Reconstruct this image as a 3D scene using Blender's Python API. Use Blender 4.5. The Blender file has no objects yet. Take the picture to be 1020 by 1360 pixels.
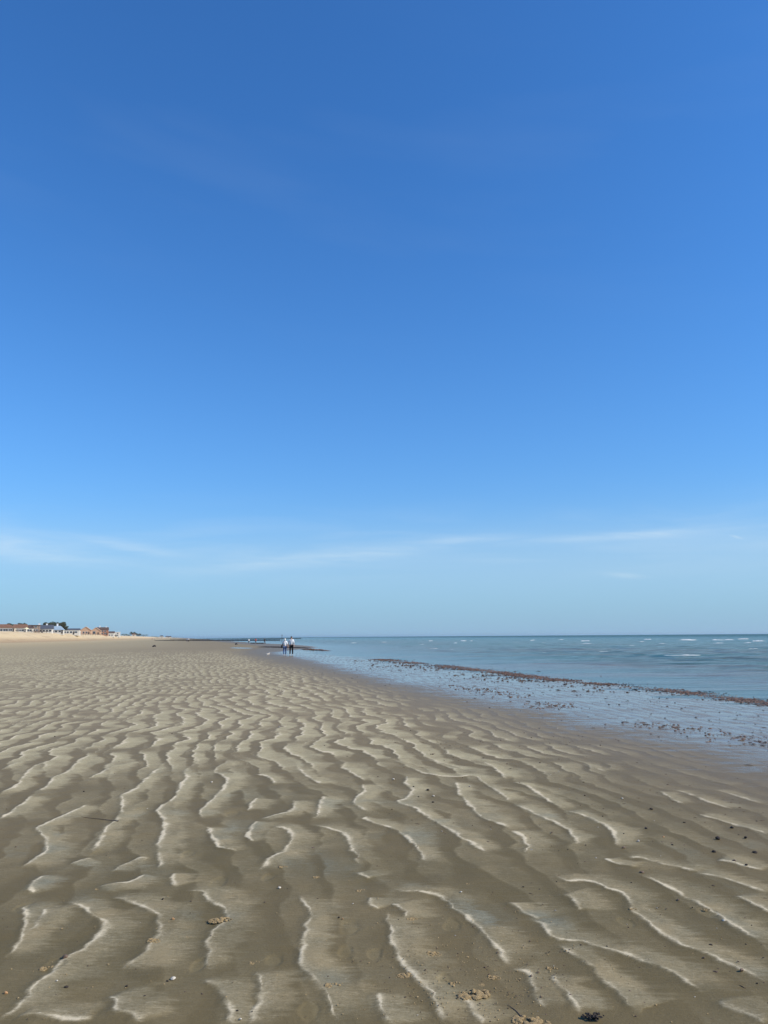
import bpy, bmesh, math, random
import numpy as np
from mathutils import Vector, Matrix
R = math.radians
C = bpy.context.scene.collection
sc = bpy.context.scene

# ------------------------------------------------------------ camera, sky, sun
PW, PH, F = 1020.0, 1360.0, 1027.0           # photograph size and focal length in its pixels
EYE = Vector((0, 0, 1.70))
PITCH, ROLL = math.atan((845.4 - 680) / F), R(-0.42)
cd = bpy.data.cameras.new('camera'); cam = bpy.data.objects.new('camera', cd); C.objects.link(cam)
cd.sensor_fit = 'VERTICAL'; cd.sensor_height = 36; cd.sensor_width = 27
cd.lens = F / PH * 36; cd.clip_start = 0.05; cd.clip_end = 60000
CM = Matrix.Rotation(math.pi / 2 + PITCH, 4, 'X') @ Matrix.Rotation(ROLL, 4, 'Z')
cam.matrix_world = Matrix.Translation(EYE) @ CM
sc.camera = cam

SUN_EL, SUN_AZ = R(37), R(104)
w = bpy.data.worlds.new("World"); sc.world = w; w.use_nodes = True
NT = w.node_tree; wn = NT.nodes; wl = NT.links
bg = wn['Background']
sky = wn.new('ShaderNodeTexSky'); sky.sky_type = 'NISHITA'; sky.sun_disc = False
sky.sun_elevation = SUN_EL; sky.sun_rotation = SUN_AZ
sky.altitude = 0; sky.air_density = 1.15; sky.dust_density = 0.35; sky.ozone_density = 3.0

def wmath(op, a, b=None, c=None, nt=NT):
    n = nt.nodes.new('ShaderNodeMath'); n.operation = op
    for i, v in enumerate((a, b, c)):
        if v is None: continue
        if isinstance(v, (int, float)): n.inputs[i].default_value = v
        else: nt.links.new(v, n.inputs[i])
    return n.outputs[0]
tc = wn.new('ShaderNodeTexCoord'); sx = wn.new('ShaderNodeSeparateXYZ'); wl.new(tc.outputs['Generated'], sx.inputs[0])
az = wmath('ARCTAN2', sx.outputs[0], sx.outputs[1])           # heading, radians, 0 = ahead
el = wmath('ARCSINE', sx.outputs[2])
cb = wn.new('ShaderNodeCombineXYZ'); wl.new(wmath('MULTIPLY', az, 2.2), cb.inputs[0]); wl.new(wmath('MULTIPLY', el, 17.0), cb.inputs[1])
n1 = wn.new('ShaderNodeTexNoise'); n1.inputs['Scale'].default_value = 1.7; n1.inputs['Detail'].default_value = 6; n1.inputs['Roughness'].default_value = .55; n1.inputs['Distortion'].default_value = .6
wl.new(cb.outputs[0], n1.inputs['Vector'])
def band(c, wd):
    return wmath('POWER', 2.718, wmath('MULTIPLY', wmath('POWER', wmath('ABSOLUTE', wmath('DIVIDE', wmath('SUBTRACT', el, c), wd)), 2.0), -1.0))
def blob(a0, e0, wa, we, tilt=0.0):
    da = wmath('SUBTRACT', az, a0)
    de = wmath('SUBTRACT', wmath('SUBTRACT', el, e0), wmath('MULTIPLY', da, tilt))
    q = wmath('ADD', wmath('POWER', wmath('ABSOLUTE', wmath('DIVIDE', da, wa)), 2.0), wmath('POWER', wmath('ABSOLUTE', wmath('DIVIDE', de, we)), 2.0))
    return wmath('POWER', 2.718, wmath('MULTIPLY', q, -1.0))
cir = wmath('MULTIPLY', wmath('MAXIMUM', wmath('SUBTRACT', n1.outputs[0], .47), 0.0), .6)
cir = wmath('MULTIPLY', cir, band(.112, .045))
cb2 = wn.new('ShaderNodeCombineXYZ'); wl.new(wmath('MULTIPLY', az, 9.0), cb2.inputs[0]); wl.new(wmath('MULTIPLY', el, 70.0), cb2.inputs[1])
n2 = wn.new('ShaderNodeTexNoise'); n2.inputs['Scale'].default_value = 1.3; n2.inputs['Detail'].default_value = 5; n2.inputs['Distortion'].default_value = 1.2
wl.new(cb2.outputs[0], n2.inputs['Vector'])
fine = wmath('MULTIPLY', wmath('MAXIMUM', wmath('SUBTRACT', n2.outputs[0], .12), 0.0), 1.7)
wis = None
for bl in [(-.315, .110, .060, .0065, -.16), (-.45, .103, .1, .016, -.05), (.29, .121, .14, .0055, .02), (.10, .122, .07, .006, .03), (.43, .113, .006, .0014, -.35), (.30, .072, .02, .003, -.1), (-.08, .10, .16, .01, .1)]:
    b = blob(*bl); wis = b if wis is None else wmath('MAXIMUM', wis, b)
wis = wmath('MULTIPLY', wmath('MULTIPLY', wis, fine), .36)
# faint veil high up
cb3 = wn.new('ShaderNodeCombineXYZ'); wl.new(wmath('MULTIPLY', az, 1.6), cb3.inputs[0]); wl.new(wmath('ADD', wmath('MULTIPLY', el, 9.0), wmath('MULTIPLY', az, 1.2)), cb3.inputs[1])
n3 = wn.new('ShaderNodeTexNoise'); n3.inputs['Scale'].default_value = 1.4; n3.inputs['Detail'].default_value = 4; wl.new(cb3.outputs[0], n3.inputs['Vector'])
veil = wmath('MULTIPLY', wmath('MAXIMUM', wmath('SUBTRACT', n3.outputs[0], .5), 0.0), wmath('MULTIPLY', band(.55, .13), .10))
cl = wmath('MINIMUM', wmath('ADD', wmath('ADD', cir, wis), veil), .8)
hs = wn.new('ShaderNodeMix'); hs.data_type = 'RGBA'; hs.blend_type = 'MULTIPLY'; hs.inputs['Factor'].default_value = 1   # the camera's rendering of a clear blue
wl.new(sky.outputs[0], hs.inputs['A']); hs.inputs['B'].default_value = (.47, 1.09, 1.77, 1)
# marine haze low over the horizon: part of the sky itself
mh = wn.new('ShaderNodeMix'); mh.data_type = 'RGBA'
mh.inputs['B'].default_value = (3.1, 4.9, 6.9, 1)
wl.new(wmath('MULTIPLY', wmath('POWER', 2.718, wmath('MULTIPLY', wmath('MAXIMUM', el, 0.0), -7.6)), .92), mh.inputs['Factor'])
wl.new(hs.outputs['Result'], mh.inputs['A'])
mb = wn.new('ShaderNodeMix'); mb.data_type = 'RGBA'; mb.inputs['B'].default_value = (5.2, 6.9, 8.5, 1)      # thin milky veil a little above the sea
wl.new(wmath('MULTIPLY', band(.088, .055), wmath('ADD', .26, wmath('MULTIPLY', wmath('ADD', az, .45), .14))), mb.inputs['Factor']); wl.new(mh.outputs['Result'], mb.inputs['A'])
mx = wn.new('ShaderNodeMix'); mx.data_type = 'RGBA'; wl.new(cl, mx.inputs['Factor']); wl.new(mb.outputs['Result'], mx.inputs['A'])
mx.inputs['B'].default_value = (7.0, 8.4, 9.4, 1)
wl.new(mx.outputs['Result'], bg.inputs[0]); bg.inputs[1].default_value = 0.1

sd = bpy.data.lights.new('sun', 'SUN'); sd.energy = 5.0; sd.angle = R(.53); sd.color = (1, .90, .75)
so = bpy.data.objects.new('sun', sd); C.objects.link(so)
sv = Vector((math.cos(SUN_EL) * math.sin(SUN_AZ), math.cos(SUN_EL) * math.cos(SUN_AZ), math.sin(SUN_EL)))
so.rotation_euler = sv.to_track_quat('Z', 'Y').to_euler(); so.location = sv * 50
sc.view_settings.view_transform = 'Standard'; sc.view_settings.look = 'None'; sc.view_settings.gamma = 1
sc.view_settings.exposure = 0.0

# ------------------------------------------------------------ helpers
def tag(o, label=None, cat=None, group=None, kind=None):
    if label: o['label'] = label
    if cat: o['category'] = cat
    if group: o['group'] = group
    if kind: o['kind'] = kind
    return o
def new_obj(name, me, parent=None):
    o = bpy.data.objects.new(name, me); C.objects.link(o)
    if parent: o.parent = parent
    return o
def from_bm(name, bm, mat, parent=None, smooth=False):
    me = bpy.data.meshes.new(name); bm.to_mesh(me); bm.free()
    if smooth: me.polygons.foreach_set('use_smooth', [True] * len(me.polygons))
    me.materials.append(mat)
    return new_obj(name, me, parent)
def empty(name, loc, rz=0):
    o = bpy.data.objects.new(name, None); C.objects.link(o); o.location = loc; o.rotation_euler = (0, 0, rz); return o
def box(bm, x0, x1, y0, y1, z0, z1):
    vs = [bm.verts.new((x, y, z)) for x in (x0, x1) for y in (y0, y1) for z in (z0, z1)]
    for f in ((0, 1, 3, 2), (4, 6, 7, 5), (0, 4, 5, 1), (2, 3, 7, 6), (0, 2, 6, 4), (1, 5, 7, 3)):
        bm.faces.new([vs[i] for i in f])
def poly_extr(bm, pts, y0, y1):
    a = [bm.verts.new((x, y0, z)) for x, z in pts]; b = [bm.verts.new((x, y1, z)) for x, z in pts]
    bm.faces.new(a); bm.faces.new(b[::-1]); n = len(pts)
    for i in range(n): bm.faces.new((a[i], b[i], b[(i + 1) % n], a[(i + 1) % n]))
def copy_tree(o, parent=None):
    c = o.copy(); C.objects.link(c); c.parent = parent
    for ch in [q for q in bpy.data.objects if q.parent == o]: copy_tree(ch, c)
    return c

def mat(name, col, rough=.8, spec=.3, var=.12, scale=8.0, bump=0.0, metallic=0.0):
    m = bpy.data.materials.new(name); m.use_nodes = True; nt = m.node_tree; p = nt.nodes['Principled BSDF']
    p.inputs['Roughness'].default_value = rough; p.inputs['Specular IOR Level'].default_value = spec; p.inputs['Metallic'].default_value = metallic
    t = nt.nodes.new('ShaderNodeTexCoord'); n = nt.nodes.new('ShaderNodeTexNoise'); n.inputs['Scale'].default_value = scale; n.inputs['Detail'].default_value = 5
    nt.links.new(t.outputs['Object'], n.inputs['Vector'])
    cr = nt.nodes.new('ShaderNodeValToRGB')
    cr.color_ramp.elements[0].position = .3; cr.color_ramp.elements[1].position = .7
    cr.color_ramp.elements[0].color = tuple(c * (1 - var) for c in col) + (1,)
    cr.color_ramp.elements[1].color = tuple(min(1, c * (1 + var)) for c in col) + (1,)
    nt.links.new(n.outputs[0], cr.inputs[0]); nt.links.new(cr.outputs[0], p.inputs['Base Color'])
    if bump:
        b = nt.nodes.new('ShaderNodeBump'); b.inputs['Strength'].default_value = bump; b.inputs['Distance'].default_value = .01
        nt.links.new(n.outputs[0], b.inputs['Height']); nt.links.new(b.outputs[0], p.inputs['Normal'])
    return m

# ---- numpy gradient noise
_rs = np.random.RandomState(7)
_perm = _rs.permutation(256).astype(np.int32); _perm = np.concatenate([_perm, _perm])
_ga = _rs.rand(256) * 2 * np.pi; _gx = np.cos(_ga).astype(np.float32); _gy = np.sin(_ga).astype(np.float32)
def noise(x, y, seed=0):
    x = np.asarray(x, np.float64) + seed * 17.31; y = np.asarray(y, np.float64) + seed * 9.77
    xi = np.floor(x); yi = np.floor(y); fx = x - xi; fy = y - yi
    xi = xi.astype(np.int64) & 255; yi = yi.astype(np.int64) & 255
    u = fx * fx * fx * (fx * (fx * 6 - 15) + 10); v = fy * fy * fy * (fy * (fy * 6 - 15) + 10)
    def g(ix, iy, dx, dy):
        h = _perm[_perm[ix & 255] + (iy & 255)]; return _gx[h] * dx + _gy[h] * dy
    a = g(xi, yi, fx, fy); b = g(xi + 1, yi, fx - 1, fy); c = g(xi, yi + 1, fx, fy - 1); d = g(xi + 1, yi + 1, fx - 1, fy - 1)
    return ((a + u * (b - a)) * (1 - v) + (c + u * (d - c)) * v) * 1.5
def fbm(x, y, seed=0, o=3):
    r = 0; a = 1.0
    for i in range(o): r = r + a * noise(x * 2 ** i, y * 2 ** i, seed + i * 3); a *= .5
    return r
def ss(a, b, x):
    t = np.clip((x - a) / (b - a), 0, 1); return t * t * (3 - 2 * t)

# ------------------------------------------------------------ terrain
NX, NY = .969, .247           # unit vector towards the sea
SEA_S = 15.5
SEA_Z = -.116
BANK_Z = 5.1
def shore0(x, y): return x * NX + y * NY
def shore(x, y): return shore0(x, y) - 9 * ss(80, 165, y)      # the beach widens farther along
def zbase(x, y):
    x = np.asarray(x, float); y = np.asarray(y, float); s = shore(x, y)
    z = -.0075 * np.clip(s, -60, 1e9)
    z = np.where(s > SEA_S, -.116 - (s - SEA_S) * .02, z); z = np.maximum(z, -4)
    bw = 60 + 2.5 * noise(y / 60, y * 0 + .5, 5); s = shore0(x, y)
    z = z + ss(bw, bw + 15, -s) * (BANK_Z - .45) + ss(78, 120, -s) * .3
    # low sand spit far along the water's edge
    z = z + .12 * np.exp(-((y - 185) / 30) ** 2) * np.exp(-((s - 21) / 6) ** 2)
    return z
def ray(px, py):
    d = CM.to_3x3() @ Vector(((px - PW / 2) / F, (PH / 2 - py) / F, -1)); return d / d.y
def ground(px, py):            # where the photograph's line of sight meets the beach
    d = ray(px, py); z = 0.0
    for _ in range(30):
        t = (z - EYE.z) / min(d.z, -1e-4); t = min(t, 5000); z = .5 * z + .5 * max(float(zbase(d.x * t, t)), SEA_Z)
    return Vector((d.x * t, t, z))
def on_sea(px, py):
    d = ray(px, py); t = (SEA_Z - EYE.z) / d.z; return Vector((d.x * t, t, SEA_Z))

# crests of the near sand ripples, followed on the beach from foreground to distance
CR = """0,1055 23,1042 43,1020 60,1012 83,1003 107,997
53,1052 67,1040 72,1032 90,1025 107,1008 123,999 117,988 125,982
0,977 20,968 43,960
0,1003 20,998 30,985 43,977 67,967
0,1023 30,1010 67,997 72,985 63,977
0,1088 20,1075 43,1057
28,1155 43,1143 60,1130 60,1113 50,1103 60,1095 83,1085 107,1073 120,1067
123,1132 133,1117 142,1100 157,1088 163,1073 163,1058 180,1048 200,1030 223,1010
117,1035 133,1027 153,1018 187,1010
200,997 213,983 220,972 233,963
143,1010 157,998 155,983 167,973
210,1157 213,1140 210,1123 218,1103 217,1087 210,1075 233,1060 240,1045 248,1033 247,1023 263,1010 257,997 243,983 247,973
320,1132 293,1125 282,1113 277,1097
270,1088 267,1077 283,1063 300,1043 300,1032 285,1023 303,1010 293,997 287,985 293,975 313,960
147,1158 163,1150 180,1142 200,1140
93,1150 110,1143 123,1140
337,1120 328,1110 333,1100 345,1090
328,1077 342,1060
345,1007 328,990 320,980 342,965
428,1043 410,1032 397,1020 388,998 375,990 365,981
412,1088 422,1083 425,1070 430,1057
367,1042 357,1033 340,1028
340,1088 367,1083 388,1077 392,1062
343,1157 357,1143 377,1130 388,1113 380,1102 357,1097
480,1150 473,1137 465,1123 458,1108 440,1102 415,1095
457,993 440,1002 420,998 400,990
487,1038 473,1030 457,1020 440,1003
680,1065 663,1053 647,1042 630,1031 607,1032 580,1030 557,1025 540,1017 520,1008 500,1000 487,992 473,982 468,977
495,1080 483,1075 470,1065 483,1052 483,1040
647,1135 630,1123 613,1113 593,1100 573,1088 553,1075 530,1065 540,1060 548,1050 540,1042 540,1032
567,1147 560,1133 550,1122 537,1110 520,1100 497,1093 483,1087 493,1083
540,995 527,985 507,977 473,972
673,1035 657,1020 640,1012 623,1007 607,1002 580,993 560,983 533,977
620,1023 600,1017 580,1012 560,1007
680,1102 660,1093 640,1085 627,1073 610,1053 607,1038
660,990 640,985 617,977 593,968
800,990 773,985 747,980 720,973 700,968 680,967
833,1015 817,1012 797,1005
880,1018 860,1010
933,1020 913,1013 887,1007
985,1045 967,1042 940,1035 913,1028 887,1023
1013,1068 980,1058 947,1048
807,1025 780,1017 760,1010
907,1068 887,1058 877,1050
750,1075 733,1067 717,1055 697,1043 680,1038
820,1125 817,1110 807,1098 790,1090 770,1082 750,1077
768,1123 760,1107 743,1095 720,1085 700,1075 680,1068
697,1135 702,1123 693,1110 680,1102
847,1153 820,1147 803,1140
930,1160 907,1153 880,1148 853,1140 830,1140
973,1075 947,1067 920,1057 893,1048
1013,1157 980,1148 950,1143
43,1187 42,1180 50,1170 67,1162
0,1273 13,1265 27,1250 32,1237 33,1213 38,1197
0,1357 20,1340 37,1323 50,1307 73,1290 93,1270 113,1260 127,1247 137,1233 132,1222 117,1210 98,1199 80,1197
157,1292 167,1285 187,1270 197,1257 212,1242 213,1227 207,1215 187,1203 163,1193 137,1192
187,1360 177,1347 157,1343 153,1330 143,1320
127,1180 150,1175 173,1172 193,1162
238,1178 228,1170 233,1160
277,1293 275,1270 275,1250 283,1237 293,1227 302,1215 293,1203 280,1198 273,1188 263,1185 240,1183
313,1362 310,1347 300,1330 290,1313 270,1300
20,1348 60,1350 100,1353 127,1353
450,1362 447,1347 437,1330 430,1315 415,1303 407,1288 403,1273 403,1257 408,1243 407,1230 412,1220 412,1207 400,1197 397,1188
593,1362 588,1353 582,1337 573,1318 557,1303 543,1288 530,1270 523,1253 520,1233 512,1220 517,1210
505,1208 493,1202 492,1192
540,1220 537,1210 522,1200
680,1285 670,1273 653,1255 640,1235 623,1220 607,1208 587,1192 567,1187 540,1185 513,1180
490,1168 473,1160
1022,1308 987,1288 960,1277 933,1265 907,1257 880,1240 860,1225 843,1212 833,1195 820,1185 797,1177 777,1170 753,1170 730,1160
1022,1257 987,1238 963,1222 943,1208 920,1197 897,1183 870,1170 847,1160
1022,1188 1000,1180 973,1172 947,1165 920,1160
1022,1213 997,1198 977,1190
943,1327 930,1317 910,1303 887,1290 857,1277 830,1267 803,1260 780,1253 757,1250 737,1245 717,1227 697,1217
857,1348 847,1346 830,1330 813,1312 793,1293 777,1280 753,1263 737,1250
1022,1362 997,1350 970,1342 947,1330
730,1342 717,1327 707,1303 697,1292 680,1285
770,1347 760,1325 743,1310 733,1293
768,1210 758,1193 747,1188
717,1222 693,1210 680,1197
40,1240 52,1222 60,1205
330,1362 345,1335 350,1310 342,1290
520,1362 505,1340 500,1318
640,1362 622,1335 612,1318
1022,1110 985,1098 950,1088 925,1080"""
strong = {}
lines = []
for ln in CR.split('\n'):
    q = [ground(*map(float, p.split(','))) for p in ln.split()]
    P = np.array([(a.x, a.y) for a in q])
    if P[-1, 1] < P[0, 1]: P = P[::-1]
    # Catmull-Rom
    if len(P) > 2:
        E = np.vstack([2 * P[0] - P[1], P, 2 * P[-1] - P[-2]]); out = []
        for i in range(1, len(E) - 2):
            for t in np.linspace(0, 1, 4, endpoint=False):
                out.append(.5 * ((2 * E[i]) + (-E[i - 1] + E[i + 1]) * t + (2 * E[i - 1] - 5 * E[i] + 4 * E[i + 1] - E[i + 2]) * t * t + (-E[i - 1] + 3 * E[i] - 3 * E[i + 1] + E[i + 2]) * t ** 3))
        out.append(E[-2]); P = np.array(out)
    lines.append(P)

def ripple_fields(x, y):
    """height of the ripples, dryness of the sand (0 wet trough .. 1 dry crest)"""
    s = shore(x, y)
    streak = fbm(x * 3, y * 26, 31, 2)
    # traced crests
    cre = np.zeros_like(x); pal = np.zeros_like(x); hh = np.zeros_like(x)
    wx = x + .020 * noise(x * 5, y * 5, 2) + .012 * noise(x * 13, y * 13, 4) + .005 * noise(x * 34, y * 34, 7); wy = y + .020 * noise(x * 5, y * 5, 3) + .008 * noise(x * 15, y * 15, 5)
    wid = .24 + .11 * noise(x * 1.6, y * 1.3, 8) + .07 * noise(x * 5, y * 5, 9) + .07 * streak
    for k, P in enumerate(lines):
        m = (x > P[:, 0].min() - .55) & (x < P[:, 0].max() + .55) & (y > P[:, 1].min() - .5) & (y < P[:, 1].max() + .5)
        idx = np.nonzero(m)[0]
        if len(idx) == 0: continue
        X = wx[idx]; Y = wy[idx]
        best = np.full(len(idx), 9.); sg = np.zeros(len(idx)); uu = np.zeros(len(idx))
        L = np.concatenate([[0], np.cumsum(np.hypot(*np.diff(P, axis=0).T))])
        for i in range(len(P) - 1):
            a = P[i]; d = P[i + 1] - a; l2 = max(d @ d, 1e-9)
            t = np.clip(((X - a[0]) * d[0] + (Y - a[1]) * d[1]) / l2, 0, 1)
            ex = X - a[0] - t * d[0]; ey = Y - a[1] - t * d[1]; dd = np.hypot(ex, ey)
            b = dd < best
            best = np.where(b, dd, best); sg = np.where(b, d[0] * ey - d[1] * ex, sg); uu = np.where(b, L[i] + t * (L[i + 1] - L[i]), uu)
        ef = min(.2, L[-1] * .16); e = ss(-.01, ef, uu) * ss(-.01, ef, L[-1] - uu)
        e = np.maximum(e, .0)
        rgt = sg < 0
        wv = wid[idx]; far = np.clip(Y / 8, .7, 2.0)
        br = .75 + .6 * noise(X * 2.1, Y * 1.7, 40 + k % 5) + .25 * noise(X * 9, Y * 9, 6)
        lw = (.004 + .019 * np.clip(.45 + noise(X * 5, Y * 3, 12) + .35 * noise(X * 19, Y * 12, 13), 0, 1.4)) * far
        c = (.5 * np.where(rgt, np.exp(-(best / (lw * 1.25)) ** 2), np.exp(-(best / lw) ** 2)) * np.clip(br - .1 + .9 * noise(X * 11, Y * 7, 90), .0, 1.35) + .42 * np.where(rgt, np.exp(-best / .042), np.exp(-(best / .02) ** 2)) * np.clip(.7 + .9 * noise(X * 4, Y * 3, 77), .1, 1.2)) * e * (1 + .3 * ss(5, 8, Y))
        p = np.where(rgt, (1 - ss(.45, 1.05, best / wv)) * (.66 + .34 * np.exp(-best / .09)) * np.clip(.9 + .5 * noise(X * 2.3, Y * 1.5, 70), .35, 1.1), np.exp(-(best / .018) ** 2) * .7) * e
        h = np.where(rgt, np.exp(-(best / .13) ** 2), np.exp(-(best / .035) ** 1.6)) * e * .008
        cre[idx] = np.maximum(cre[idx], c); pal[idx] = np.maximum(pal[idx], p); hh[idx] = np.maximum(hh[idx], h)
    # ripples everywhere else
    lam = .40
    ph = (x + .21 * y) / lam + 1.5 * noise(x / 6, y / 7, 14) + .58 * noise(x / 1.7, y / 1.6, 15) + .22 * noise(x / .6, y / .5, 16) + .09 * noise(x / .2, y / .17, 17)
    u = ph - np.floor(ph)
    al = np.clip(.62 + .75 * noise(x / 1.1, y / .9, 18) + .3 * noise(x / .4, y / .5, 38), .05, 1.2)
    far_ = ss(9, 22, y); al = al + far_ * (.35 * noise(x / 1.3, y / 2.6, 71) + .35 * noise(x / 4, y / 9, 72)); al = np.clip(al, .0, 1.25)
    wd = np.clip(.56 + .3 * noise(x / .9, y / .8, 19), .2, .85)
    c2 = (.5 * np.maximum(np.exp(-(u / .06) ** 2), np.exp(-((1 - u) / .03) ** 2)) + .42 * np.maximum(np.exp(-u / .11), np.exp(-((1 - u) / .045) ** 2))) * al
    p2 = np.maximum((1 - ss(wd - .06, wd + .12, u)) * (.6 + .4 * np.exp(-u * 6)), np.exp(-((1 - u) / .04) ** 2) * .7) * np.clip(al * 1.7, 0, 1)
    u2 = (ph * 2 + .5 + .8 * noise(x / .8, y / .9, 81)) % 1.0; m2 = np.clip(.1 + .9 * noise(x / .7, y / 1.2, 82), 0, 1) * (.35 + .65 * ss(7, 14, y))
    c2 = np.maximum(c2, m2 * .6 * np.exp(-u2 / .12)); p2 = np.maximum(p2, m2 * .8 * np.exp(-u2 / .4))
    h2 = (np.exp(-(u / .3) ** 2) + np.exp(-((1 - u) / .1) ** 2) * (1 - np.exp(-(u / .3) ** 2))) * .008 * al
    inside = ss(.56, .51, np.abs(x) / (y + .15)) * ss(11.6, 9.8, y + .6 * noise(x, y, 20)) * ss(3.2, 3.5, y)
    # fill gaps between the traced crests with faint secondary ripples
    gap = (.28 + .22 * ss(4.5, 7, y)) * inside
    cre = cre * inside + c2 * (1 - inside); pal = pal * inside + p2 * (1 - inside) + gap * p2 * (1 - pal); hh = hh * inside + h2 * (1 - inside) + gap * h2 * .6
    wn_ = 1.2 * noise(y / 3.0, x / 3.0, 21) + .4 * noise(x * 1.2, y * 1.2, 22)
    A = 1 - .62 * ss(3.8, 8.6, s + wn_ * .7)
    A = A * (1 - ss(60, 130, y) * .8)
    A = A * (1 - ss(25, 50, -s) * .6)
    return hh * A, np.clip(cre * A, 0, 1), np.clip(pal * A, 0, 1), A, s + wn_ * .35, streak

def build_ground():
    t0 = np.linspace(-.60, .60, 1081); to = .60 * 1.18 ** np.arange(1, 24)
    T = np.concatenate([-to[::-1], t0, to])
    ya = np.linspace(-1.2, 3.0, 24, endpoint=False)
    inv = np.linspace(1 / 4.5, 1 / 76.5, 980); yb = 1 / inv - 1.5
    yc = 75 * 1.018 ** np.arange(1, 170); yd = yc[-1] * 1.12 ** np.arange(1, 24)
    Yv = np.concatenate([ya, yb, yc, yd]); nr, nc = len(Yv), len(T)
    Yg, Tg = np.meshgrid(Yv, T, indexing='ij'); X = Tg * (Yg + 1.5); Y = Yg
    x = X.ravel(); y = Y.ravel()
    z = zbase(x, y)
    cre = np.zeros_like(x); pal = np.zeros_like(x); wet = np.zeros_like(x); bank = np.zeros_like(x)
    s = shore(x, y)
    m = np.nonzero((np.abs(x) < .9 * (y + 3)) & (y > -3) & (y < 400) & (s < 40) & (s > -90))[0]
    h, c, p, A, sw, st = ripple_fields(x[m], y[m])
    z[m] += h + .006 * noise(x[m] / .6, y[m] / .6, 23) + .004 * noise(x[m] * 5, y[m] * 5, 24) * A
    cre[m] = c; pal[m] = p
    swf = s.copy(); swf[m] = sw
    # the film of water left by the tide
    tw = 7.6 + ss(25, 70, y) * 1.6 + ss(85, 140, y) * 6
    wet = ss(-2.2, 2.2, swf - tw + .35 * noise(x * .6, y * 2.2, 25))
    wet = np.maximum(wet, ss(.35, .8, np.exp(-((y - 132) / 9) ** 2) * np.exp(-((shore0(x, y) - 9.2) / 2.6) ** 2)))
    foot = np.zeros_like(x)
    for fx, fy, fw in [(465, 1232, 14), (460, 1264, 10), (498, 1268, 10), (265, 1282, 11), (288, 1172, 12), (190, 1075, 8), (308, 1080, 8), (130, 1132, 8), (30, 1205, 10), (412, 1345, 14), (357, 1164, 8), (600, 1229, 11), (72, 1283, 12), (590, 1300, 9), (272, 1058, 7), (832, 1225, 10), (940, 1212, 10), (250, 1135, 8), (365, 1275, 10)]:
        g = ground(fx, fy); a_ = fw / F * g.y * 1.1; n_ = np.nonzero((np.abs(x - g.x) < .4) & (np.abs(y - g.y) < .6))[0]
        if not len(n_): continue
        q_ = np.hypot((x[n_] - g.x) / a_, (y[n_] - g.y) / (a_ * 1.9)) + .35 * noise(x[n_] * 14, y[n_] * 9, 51)
        f_ = 1 - ss(.6, 1.1, q_); foot[n_] = np.maximum(foot[n_], f_); z[n_] -= .004 * f_
    bw = 60 + 2.5 * noise(y / 60, y * 0 + .5, 5); bank = ss(bw - 1.5, bw + .5, -shore0(x, y))
    me = bpy.data.meshes.new('sand')
    V = np.stack([x, y, z], 1).astype(np.float32)
    me.vertices.add(len(V)); me.vertices.foreach_set('co', V.ravel())
    i = np.arange(nr * nc).reshape(nr, nc); q = np.stack([i[:-1, :-1], i[:-1, 1:], i[1:, 1:], i[1:, :-1]], -1).reshape(-1, 4)
    me.loops.add(q.size); me.loops.foreach_set('vertex_index', q.ravel().astype(np.int32))
    me.polygons.add(len(q)); me.polygons.foreach_set('loop_start', np.arange(0, q.size, 4, dtype=np.int32))
    me.polygons.foreach_set('use_smooth', np.ones(len(q), bool)); me.update(calc_edges=True)
    for nme, arr in (('crest', cre), ('pale', pal), ('wet', wet), ('bank', bank), ('shore', s), ('foot', foot)):
        a = me.attributes.new(nme, 'FLOAT', 'POINT'); a.data.foreach_set('value', arr.astype(np.float32))
    me.materials.append(sand_material())
    o = new_obj('sand', me); tag(o, kind='structure', label='rippled tidal sand of the wide beach'); return o

class N:
    def __init__(s, m): s.nt = m.node_tree; s.p = s.nt.nodes['Principled BSDF']
    def new(s, t, **k):
        n = s.nt.nodes.new(t)
        for a, b in k.items(): setattr(n, a, b)
        return n
    def link(s, a, b): s.nt.links.new(a, b)
    def m(s, op, a, b=None, c=None, clamp=False):
        o = wmath(op, a, b, c, s.nt); o.node.use_clamp = clamp; return o
    def attr(s, n): return s.new('ShaderNodeAttribute', attribute_name=n).outputs['Fac']
    def mix(s, f, a, b):
        n = s.new('ShaderNodeMix', data_type='RGBA')
        for k, v in (('Factor', f), ('A', a), ('B', b)):
            if isinstance(v, tuple): n.inputs[k].default_value = v + (1,)
            elif isinstance(v, (int, float)): n.inputs[k].default_value = v
            else: s.link(v, n.inputs[k])
        return n.outputs['Result']
    def noise(s, vec, scale, detail=4, rough=.5, dist=0):
        n = s.new('ShaderNodeTexNoise'); n.inputs['Scale'].default_value = scale; n.inputs['Detail'].default_value = detail
        n.inputs['Roughness'].default_value = rough; n.inputs['Distortion'].default_value = dist; s.link(vec, n.inputs['Vector']); return n.outputs[0]
    def scale(s, vec, v, rot=0):
        n = s.new('ShaderNodeMapping'); n.inputs['Scale'].default_value = v; n.inputs['Rotation'].default_value = (0, 0, rot); s.link(vec, n.inputs[0]); return n.outputs[0]
    def ramp(s, f, a, b):
        n = s.new('ShaderNodeMapRange'); n.interpolation_type = 'SMOOTHSTEP'; s.link(f, n.inputs[0]); n.inputs[1].default_value = a; n.inputs[2].default_value = b; return n.outputs[0]

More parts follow.
